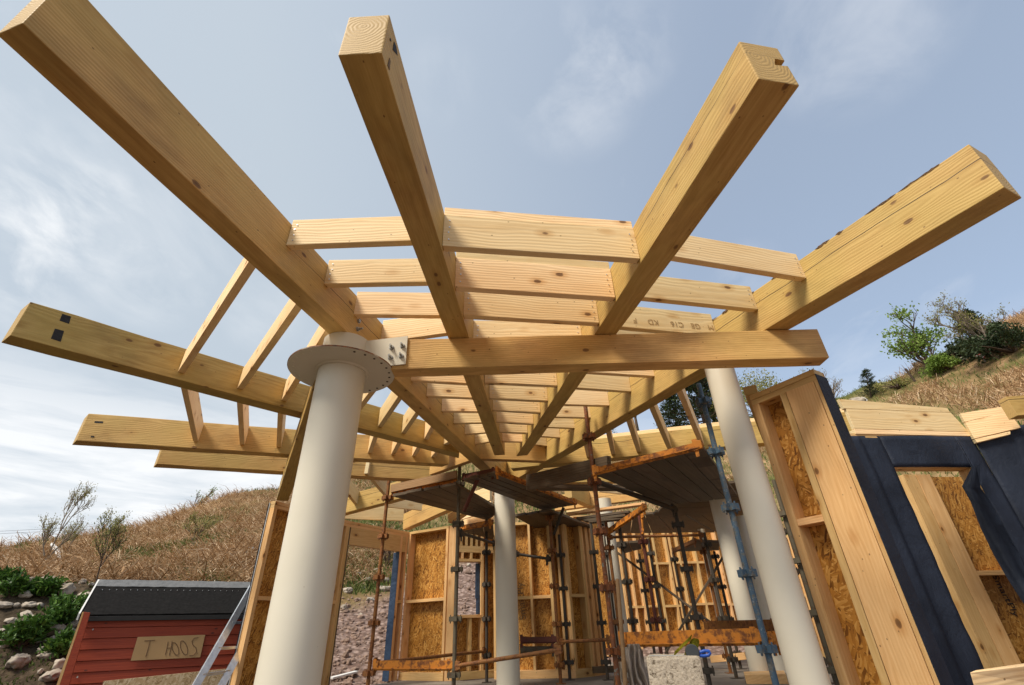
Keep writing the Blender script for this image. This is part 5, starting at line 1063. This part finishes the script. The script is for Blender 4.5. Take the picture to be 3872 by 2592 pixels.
rock(('B6', 1040, 530), .75, 'rock', 'broad pale boulder on the skyline left of the open tree', 'boulders on the right hill', .5); rock(('B6', 1085, 520), .22, 'white', 'small bright white stone on the skyline boulder', 'boulders on the right hill', 1.2); rock(('B6', 1890, 345), .4, 'rock', 'pale boulder left of the red triangle sign', 'boulders on the right hill', .5)
# give-way sign
v_ = ray(('B6', 2060, 345)); c = hit(('B6', 2060, 352))+Vector((0, 0, .35)); f_ = -Vector((v_[0], v_[1], 0)).normalized(); r_ = Vector((-f_.y, f_.x, 0)); sg = thing('warning_sign', 'red bordered white triangle sign, point down, on the right hill', 'sign', c-Vector((0, 0, .35)))
def tri(nm, s, off, mat, par):
    bm = bmesh.new(); P = [c+r_*x*s+Vector((0, 0, z*s))+f_*off for x, z in ((-.75, .28), (.75, .28), (0, -.42))]; a = [bm.verts.new(p) for p in P]; b = [bm.verts.new(p-f_*.02) for p in P]
    bm.faces.new(a); bm.faces.new(b[::-1]); [bm.faces.new((a[i], b[i], b[(i+1) % 3], a[(i+1) % 3])) for i in range(3)]; bmesh.ops.recalc_face_normals(bm, faces=bm.faces[:]); return finish(bm, nm, mat, None, par)
tri('border', .55, 0, 'signred', sg); tri('face', .36, .01, 'white', sg); hexa('emblem', [c+r_*x+f_*o_+Vector((0, 0, z)) for z in (.0, .05) for x, o_ in ((-.11, .012), (-.11, .02), (.11, .02), (.11, .012))], 'ink', None, sg, 0)
tube('post', [c-Vector((0, 0, .8))-f_*.03, c+Vector((0, 0, .2))-f_*.03], .025, 'zinc', sg, 8)
# house roof glimpsed behind the trees
hb = hit(('B6', 1900, 300))*1.12; hs = thing('hillside_house', 'slate roofed house mostly hidden behind the trees on the right hill', 'house', hb)
e1, e2 = Vector(atr(('B6', 1480, 330), 60)), Vector(atr(('B6', 2040, 175), 60)); bk = Vector((e1.x, e1.y, 0)).normalized()*4
hexa('roof', [e1-Vector((0, 0, .5)), e1-Vector((0, 0, .3)), e2-Vector((0, 0, .3)), e2-Vector((0, 0, .5)), e1+bk+Vector((0, 0, -.1)), e1+bk+Vector((0, 0, .1)), e2+bk+Vector((0, 0, .1)), e2+bk+Vector((0, 0, -.1))], 'slate', None, hs, 0)
hexa('wall', [V2(p, zq) for zq in (e1.z-3.5, e1.z-.5) for p in (e1+bk*.1, e1+bk, e2+bk, e2+bk*.1)], 'rock', None, hs, 0)
# ------------------------------------------------------------------ shed
rS = 9.4; sl0, sl1 = Vector(atr(('A5', 690, 872), rS)), Vector(atr(('A5', 1682, 886), rS)); sx = (sl1-sl0); sx.z = 0; wS = sx.length; sx.normalize(); sy = Vector((-sx.y, sx.x, 0)); rz = (sl0.z+sl1.z)/2
sh = thing('garden_shed', 'small red boarded shed with black felt roof at the foot of the bank', 'shed', (sl0.x, sl0.y, -1.35))
mS = Matrix.Identity(4)
for j in range(3): mS[j][0], mS[j][1], mS[j][2] = sx[j], sy[j], (0, 0, 1)[j]
mS.translation = Vector((sl0.x, sl0.y, 0))
def sbox(nm, x0, x1, y0, y1, z0, z1, mat, par=None, bev=.003):
    bm = bmesh.new(); bm_hexa(bm, [Vector((x, y, z)) for z in (z0, z1) for x, y in ((x0, y0), (x0, y1), (x1, y1), (x1, y0))], bev); return finish(bm, nm, mat, mS, par or sh)
ev = .60; ez = rz-.44
def roofpanel(nm, s, mat, z_=0., f0=0., f1=1., th=.018, x0=-.06, x1=None):
    bm = bmesh.new(); x1 = wS+.06 if x1 is None else x1; A_, B_ = Vector((0, s*ev*f0, rz-.44*f0+z_)), Vector((0, s*ev*f1, rz-.44*f1+z_)); nn = 24
    rows = [[bm.verts.new(p+Vector((x0+(x1-x0)*k/nn, 0, random.uniform(-.003, .003)))) for k in range(nn+1)] for p in (A_, (A_+B_)/2, B_)]
    fs = [bm.faces.new((a[k], a[k+1], b[k+1], b[k])) for a, b in zip(rows, rows[1:]) for k in range(nn)]; bmesh.ops.recalc_face_normals(bm, faces=fs); bmesh.ops.solidify(bm, geom=fs, thickness=th); return finish(bm, nm, mat, mS, sh)
roofpanel('roof', -1, 'felt'); roofpanel('roof', 1, 'felt'); roofpanel('ridge_flashing', -1, 'felt2', .012, 0, .21, .008)
for k in range(24): sbox('felt_nail', wS*(k+.5)/24-.0035, wS*(k+.5)/24+.0035, -.195, -.188, rz-.44*.32+.008, rz-.44*.32+.018, 'nail', sh, 0)
sbox('eaves_board', -.05, wS+.05, -ev-.012, -ev+.012, ez-.075, ez-.02, 'black')
nb = 13; zt = ez-.03
wl = None
for s in (0,):
    bm = bmesh.new(); k = 0; zc = zt; yb = -ev+.05
    while zc > -1.3:
        z2 = zc-.118; bm_hexa(bm, [Vector((x, y, z)) for x, z, y in ((.03, z2+.004, yb-.004), (.03, z2+.004, yb+.02), (wS-.03, z2+.004, yb+.02), (wS-.03, z2+.004, yb-.004), (.03, zc, yb+.006), (.03, zc, yb+.02), (wS-.03, zc, yb+.02), (wS-.03, zc, yb+.006))], .003); zc = z2
    wl = finish(bm, 'front_wall', 'shed', mS, sh)
for x0, x1 in ((.0, .03), (wS-.03, wS)):
    bm = bmesh.new(); prf = [(-ev+.05, -1.3), (ev-.05, -1.3), (ev-.05, ez-.03), (0, rz-.045), (-ev+.05, ez-.03)]; a = [bm.verts.new((x0, y, z)) for y, z in prf]; b = [bm.verts.new((x1, y, z)) for y, z in prf]; bm.faces.new(a); bm.faces.new(b[::-1])
    for i in range(5): bm.faces.new((a[i], b[i], b[(i+1) % 5], a[(i+1) % 5]))
    bmesh.ops.recalc_face_normals(bm, faces=bm.faces[:]); finish(bm, 'end_wall', 'shed', mS, sh)
sbox('back_wall', .03, wS-.03, ev-.08, ev-.05, -1.3, ez-.03, 'shed')
for x in (-.07, wS+.05):
    for s in (-1,):
        bm = bmesh.new(); bm_hexa(bm, [Vector(q) for q in ((x, 0, rz-.06), (x, -ev-.01, ez-.06), (x+.018, -ev-.01, ez-.06), (x+.018, 0, rz-.06), (x, 0, rz+.012), (x, -ev-.01, ez+.012), (x+.018, -ev-.01, ez+.012), (x+.018, 0, rz+.012))], .001); finish(bm, 'verge_board', 'white', mS, sh)
def spt(q, off=0.): return Vector(onv(q, (sl0+sy*(-ev+.05+off)), np.array([sx.x, sx.y])))
dr = [spt(('A5', 600, 1085), -.3), spt(('A5', 560, 1080), -.3), spt(('A5', 385, 1600), -.3), spt(('A5', 450, 1600), -.3)]
d2 = [q+sy*.03 for q in dr]
do = hexa('door', [dr[3], dr[2], d2[2], d2[3], dr[0], dr[1], d2[1], d2[0]], 'shed', None, sh); hexa('edge_strip', [dr[1]-sx*.018, dr[1]-sx*.002, dr[2]-sx*.002, dr[2]-sx*.03]+[q+sy*.03 for q in (dr[1]-sx*.018, dr[1]-sx*.002, dr[2]-sx*.002, dr[2]-sx*.03)], 'stud', None, do, 0)
for q in ((618, 1197), (515, 1513)): p = spt(('A5', *q), -.01); disc('screw_cap', 0, 0, 0, .001, .01, 'zinc', sh).matrix_basis = Matrix.Translation(p)@Matrix.Rotation(math.pi/2, 4, 'X')
sgq = [spt(('A5', *q), -.02) for q in ((868, 1405), (1330, 1382), (1364, 1232), (915, 1247))]
sb = hexa('cardboard_sign', [p+sy*o_ for o_ in (0, -.006) for p in sgq], 'sign', None, None, .0008); tag(sb, 'brown cardboard sign on the shed wall, hand lettered in marker', 'sign')
def strokes(name, sts, rad, mat, par, conv):
    bm = bmesh.new()
    for s in sts: bm_tube(bm, [conv(*q) for q in s], rad, 6)
    return finish(bm, name, mat, None, par)
cv = lambda x, y: spt(('A5', x, y), -.0275)
def ell(cx, cy, rx, ry, sk=0): return [(cx+rx*math.cos(a)-sk*ry*math.sin(a), cy+ry*math.sin(a)) for a in np.linspace(-2.2, 4.2, 22)]
for nm, st_ in (('letter', [[(960, 1273), (1000, 1270), (1030, 1268)], [(998, 1270), (985, 1320), (968, 1378)]]), ('letter', [[(1117, 1278), (1108, 1325), (1098, 1365)], [(1143, 1275), (1136, 1320), (1124, 1368)], [(1108, 1322), (1138, 1318)]]), ('letter', [ell(1165, 1325, 20, 42, -.25)]), ('letter', [ell(1222, 1318, 22, 46, -.25)]),
                ('letter', [[(1318, 1250), (1290, 1255), (1275, 1275), (1282, 1300), (1302, 1318), (1306, 1345), (1285, 1368), (1258, 1370)]]), ('full_stop', [[(1308, 1352), (1312, 1354)]])):
    strokes(nm, st_, .0045, 'ink', sb, cv)
oq = [spt(('A5', *q), -.25) for q in ((650, 1700), (1545, 1700), (1565, 1452), (688, 1540))]
tag(hexa('strand_board_sheet', [p+sy*o_ for o_ in (0, .018) for p in oq], 'osbpale', None, None, .001), 'sheet of strand board leaning low against the red shed', 'board')
# aluminium ladder
ld_ = thing('ladder', 'aluminium ladder leaning beside the left wall in front of the shed', 'ladder', (-3.6, 6.0, -1.35))
def lq(x, y, r): return Vector(atr(('A5', x, y), r))
s1a, s1b = lq(1712, 850, 8.6), lq(1285, 1600, 7.3); s2a, s2b = lq(1790, 985, 8.75), lq(1455, 1600, 7.5)
for a, b in ((s1a, s1b), (s2a, s2b)): beam('stile', a, b, .085, .03, 'alu', (a-b).cross(s2b-s1b), ld_, .004)
for k, (y1, y2) in enumerate([((1646, 987), (1745, 985)), ((1551, 1152), (1650, 1150)), ((1456, 1325), (1600, 1315)), ((1357, 1502), (1540, 1475))]):
    def onl(a, b, y): 
        best = min(np.linspace(0, 1, 200), key=lambda f: abs((lambda P: CXY[1]+FX*(RC.T@np.array(P))[1]/(RC.T@np.array(P))[2])(a+(b-a)*f)-(1700+y*.569))); return a+(b-a)*best
    p, q = onl(s1a, s1b, y1[1]), onl(s2a, s2b, y2[1]); beam('rung', p, q, .032, .032, 'alu', (0, 0, 1), ld_, .004)
    n_ = (s1a-s1b).normalized(); u_ = (q-p).normalized(); f_ = u_; disc('rung_hole', 0, 0, 0, .002, .012, 'hole', ld_, None, 12).matrix_basis = Matrix.Translation(p-u_*.016)@u_.to_track_quat('Z', 'Y').to_matrix().to_4x4()
# ------------------------------------------------------------------ stamps and lettering
def text(s, name, mat, par, q0, q1, base, d, height, off=.004, flip=1, body=None):
    cu = bpy.data.curves.new(name, 'FONT'); cu.body = s; cu.size = height; cu.extrude = .0004; o = bpy.data.objects.new(name, cu); C.objects.link(o)
    dg = bpy.context.evaluated_depsgraph_get(); me = bpy.data.meshes.new_from_object(o.evaluated_get(dg)); bpy.data.objects.remove(o)
    p, q = Vector(onv(q0, base, d)), Vector(onv(q1, base, d)); n = Vector((-d[1], d[0], 0)); n = n if n.dot(p) < 0 else -n
    x = (q-p).normalized(); y = n.cross(x); m = Matrix.Identity(4)
    for j in range(3): m[j][0], m[j][1], m[j][2] = x[j], y[j], n[j]
    m.translation = p+n*off; return link(name, me, mat, m, par)
def stampbox(k, quad, mat, name='stamp'):
    c_, d_ = LN[k, 'B']; n = Vector((-d_[1], d_[0], 0)); p = [Vector(onv(q, c_, d_)) for q in quad]; n = n if n.dot(p[0]) < 0 else -n
    return hexa(name, [x+n*o_ for o_ in (.0005, .0022) for x in p], mat, None, RAF[k], 0)
stampbox('b5', [('A4', 392, 372), ('A4', 455, 393), ('A4', 468, 345), ('A4', 410, 327)], 'stamp'); stampbox('b5', [('A4', 335, 490), ('A4', 400, 512), ('A4', 422, 440), ('A4', 362, 424)], 'stamp')
stampbox('b6', [('A4', 622, 1045), ('A4', 678, 1048), ('A4', 680, 1035), ('A4', 625, 1034)], 'stamp'); stampbox('b6', [('A4', 598, 1140), ('A4', 620, 1141), ('A4', 622, 1132), ('A4', 600, 1131)], 'stamp')
stampbox('b2', [('A2', 690, 270), ('A2', 716, 300), ('A2', 708, 250), ('A2', 697, 225)], 'stamp'); stampbox('b2', [('A2', 674, 218), ('A2', 682, 226), ('A2', 680, 212), ('A2', 676, 206)], 'stamp')
stampbox('b2', [('A2', 662, 352), ('A2', 672, 380), ('A2', 678, 330), ('A2', 672, 312)], 'stampsoft')
def find(lab): return next(o for o in C.objects if o.get('label', '').startswith(lab))
bo = find('pale board, third from the outer end, between the notched'); A_, B_ = atz(('F', 1422, 748), 2.2), atz(('F', 1633, 768), 2.2); dv = (B_-A_)[:2]; dv /= np.linalg.norm(dv)
for wd_, f_ in (('M', 0.), ('GE', .16), ('C16', .36), ('KD', .66), ('F', .92)): text(wd_, 'grade_stamp', 'stampfaint', bo, ('F', 1630-190*f_, 745-18*f_), ('F', 1440, 727), A_, dv, .075, .003)

nK = np.array([-kd[1], kd[0]]); text('SmartPly', 'board_print', 'stamp', next(c for c in pw[0].children if c.name.startswith('sheathing')), ('B7', 1668, 835), ('B7', 1830, 1140), kb+nK*.10, kd, .115, .003)
dW = (f1-f0)/np.linalg.norm(f1-f0); nW = np.array([-dW[1], dW[0]]); text('SmartPly', 'board_print', 'stampsoft', next(c for c in w1[0].children if c.name.startswith('sheathing')), ('B5', 190, 945), ('B5', 172, 740), f0+nW*.14, dW, .16, .003)
# ------------------------------------------------------------------ light and sky
SUN_AZ, SUN_EL = math.radians(-130), math.radians(52)      # azimuth from +Y towards +X
sd = Vector((math.sin(SUN_AZ)*math.cos(SUN_EL), math.cos(SUN_AZ)*math.cos(SUN_EL), math.sin(SUN_EL)))
L = bpy.data.lights.new('sun', 'SUN'); L.energy = 3.3; L.angle = math.radians(17); L.color = (1, .91, .78)
lo = bpy.data.objects.new('sun', L); C.objects.link(lo); lo.rotation_euler = sd.to_track_quat('Z', 'Y').to_euler()
W = bpy.data.worlds.new('World'); bpy.context.scene.world = W; W.use_nodes = True
nt = W.node_tree; bg = nt.nodes['Background']
class WN(NT):
    def __init__(s): s.t = nt; s.n = nt.nodes; s.l = nt.links
w = WN()
sky = w.N('TexSky', sky_type='NISHITA'); sky.sun_disc = False; sky.sun_elevation = SUN_EL; sky.sun_rotation = SUN_AZ; sky.dust_density = 2.2; sky.air_density = 1.0; sky.ozone_density = 1.5; sky.altitude = 50
tc = w.N('TexCoord'); d = w.sep(tc.outputs['Generated'])
den = w.math('MAXIMUM', w.math('ADD', d[2], .16), .05)
cx = w.N('CombineXYZ'); w.set(cx.inputs[0], w.math('DIVIDE', d[0], den)); w.set(cx.inputs[1], w.math('DIVIDE', d[1], den))
n1 = w.noise(w.map(cx.outputs[0], (1.5, 1.0, 1), (0, 0, .5)), 1.7, 9., .62, .5)
n2 = w.noise(cx.outputs[0], .55, 4., .5)
cl = w.ramp(w.math('MULTIPLY_ADD', n2, .55, w.math('MULTIPLY', n1, .6)), [(.60, 0.), (.80, 1.)])
low = w.math('MULTIPLY', w.ramp(d[2], [(.02, 1.), (.27, .85), (.40, 0.)]), w.ramp(d[0], [(.0, 1.), (.35, .35)]))
n3 = w.noise(w.map(tc.outputs['Generated'], (1.2, 1.2, 7.)), 3.2, 7., .6, .4)
bank = w.math('MULTIPLY', low, w.ramp(n3, [(.36, .30), (.56, 1.)]))
wisp = 0.
n4 = w.noise(w.map(cx.outputs[0], (1.7, 1.3, 1), (0, 0, -.5)), 3.0, 8., .58, .35)
wn = w.ramp(n4, [(.40, 0.), (.80, 1.)])
for q, rad, am in ((('F', 1310, 190), 7, .5), (('F', 1430, 110), 5, .42), (('F', 1950, 60), 7, .42), (('F', 150, 410), 5, .6), (('F', 240, 490), 4, .45), (('F', 10, 540), 5, .7), (('F', 350, 640), 4.5, .5), (('F', 90, 620), 5, .45), (('F', 600, 720), 4, .3), (('F', 1010, 190), 4, .25), (('F', 1720, 640), 4, .25)):
    v_ = Vector(ray(q)).normalized(); dt = w.N('VectorMath', operation='DOT_PRODUCT'); nt.links.new(tc.outputs['Generated'], dt.inputs[0]); dt.inputs[1].default_value = v_
    k = w.N('MapRange', interpolation_type='SMOOTHSTEP'); w.set(k.inputs[0], dt.outputs['Value']); k.inputs[1].default_value = math.cos(math.radians(rad*1.25)); k.inputs[2].default_value = math.cos(math.radians(rad*.15)); k.inputs[3].default_value = 0; k.inputs[4].default_value = am
    wisp = w.math('ADD', wisp, k.outputs[0])
wisp = w.math('MULTIPLY', wn, wisp, None, True)
amt = w.math('MAXIMUM', wisp, w.math('MAXIMUM', w.math('MULTIPLY', cl, .35), w.math('MULTIPLY', bank, .95)))
# thin milky veil on the left half of the sky
veil = w.math('MULTIPLY', w.ramp(w.math('SUBTRACT', .35, d[0]), [(-.0, .45), (.75, .9)]), 1.)
VE = (2.85, 3.22, 3.55); CLD = (5.2, 5.25, 5.3)
col = w.mix(veil, sky.outputs[0], VE); col = w.mix(amt, col, CLD)
nt.links.new(col, bg.inputs[0]); bg.inputs[1].default_value = .14
vs = bpy.context.scene.view_settings; vs.view_transform = 'Standard'; vs.look = 'None'; vs.exposure = 0.55; vs.gamma = 1
sc = bpy.context.scene; sc.cycles.max_bounces = 8; sc.cycles.diffuse_bounces = 4; sc.cycles.use_denoising = True
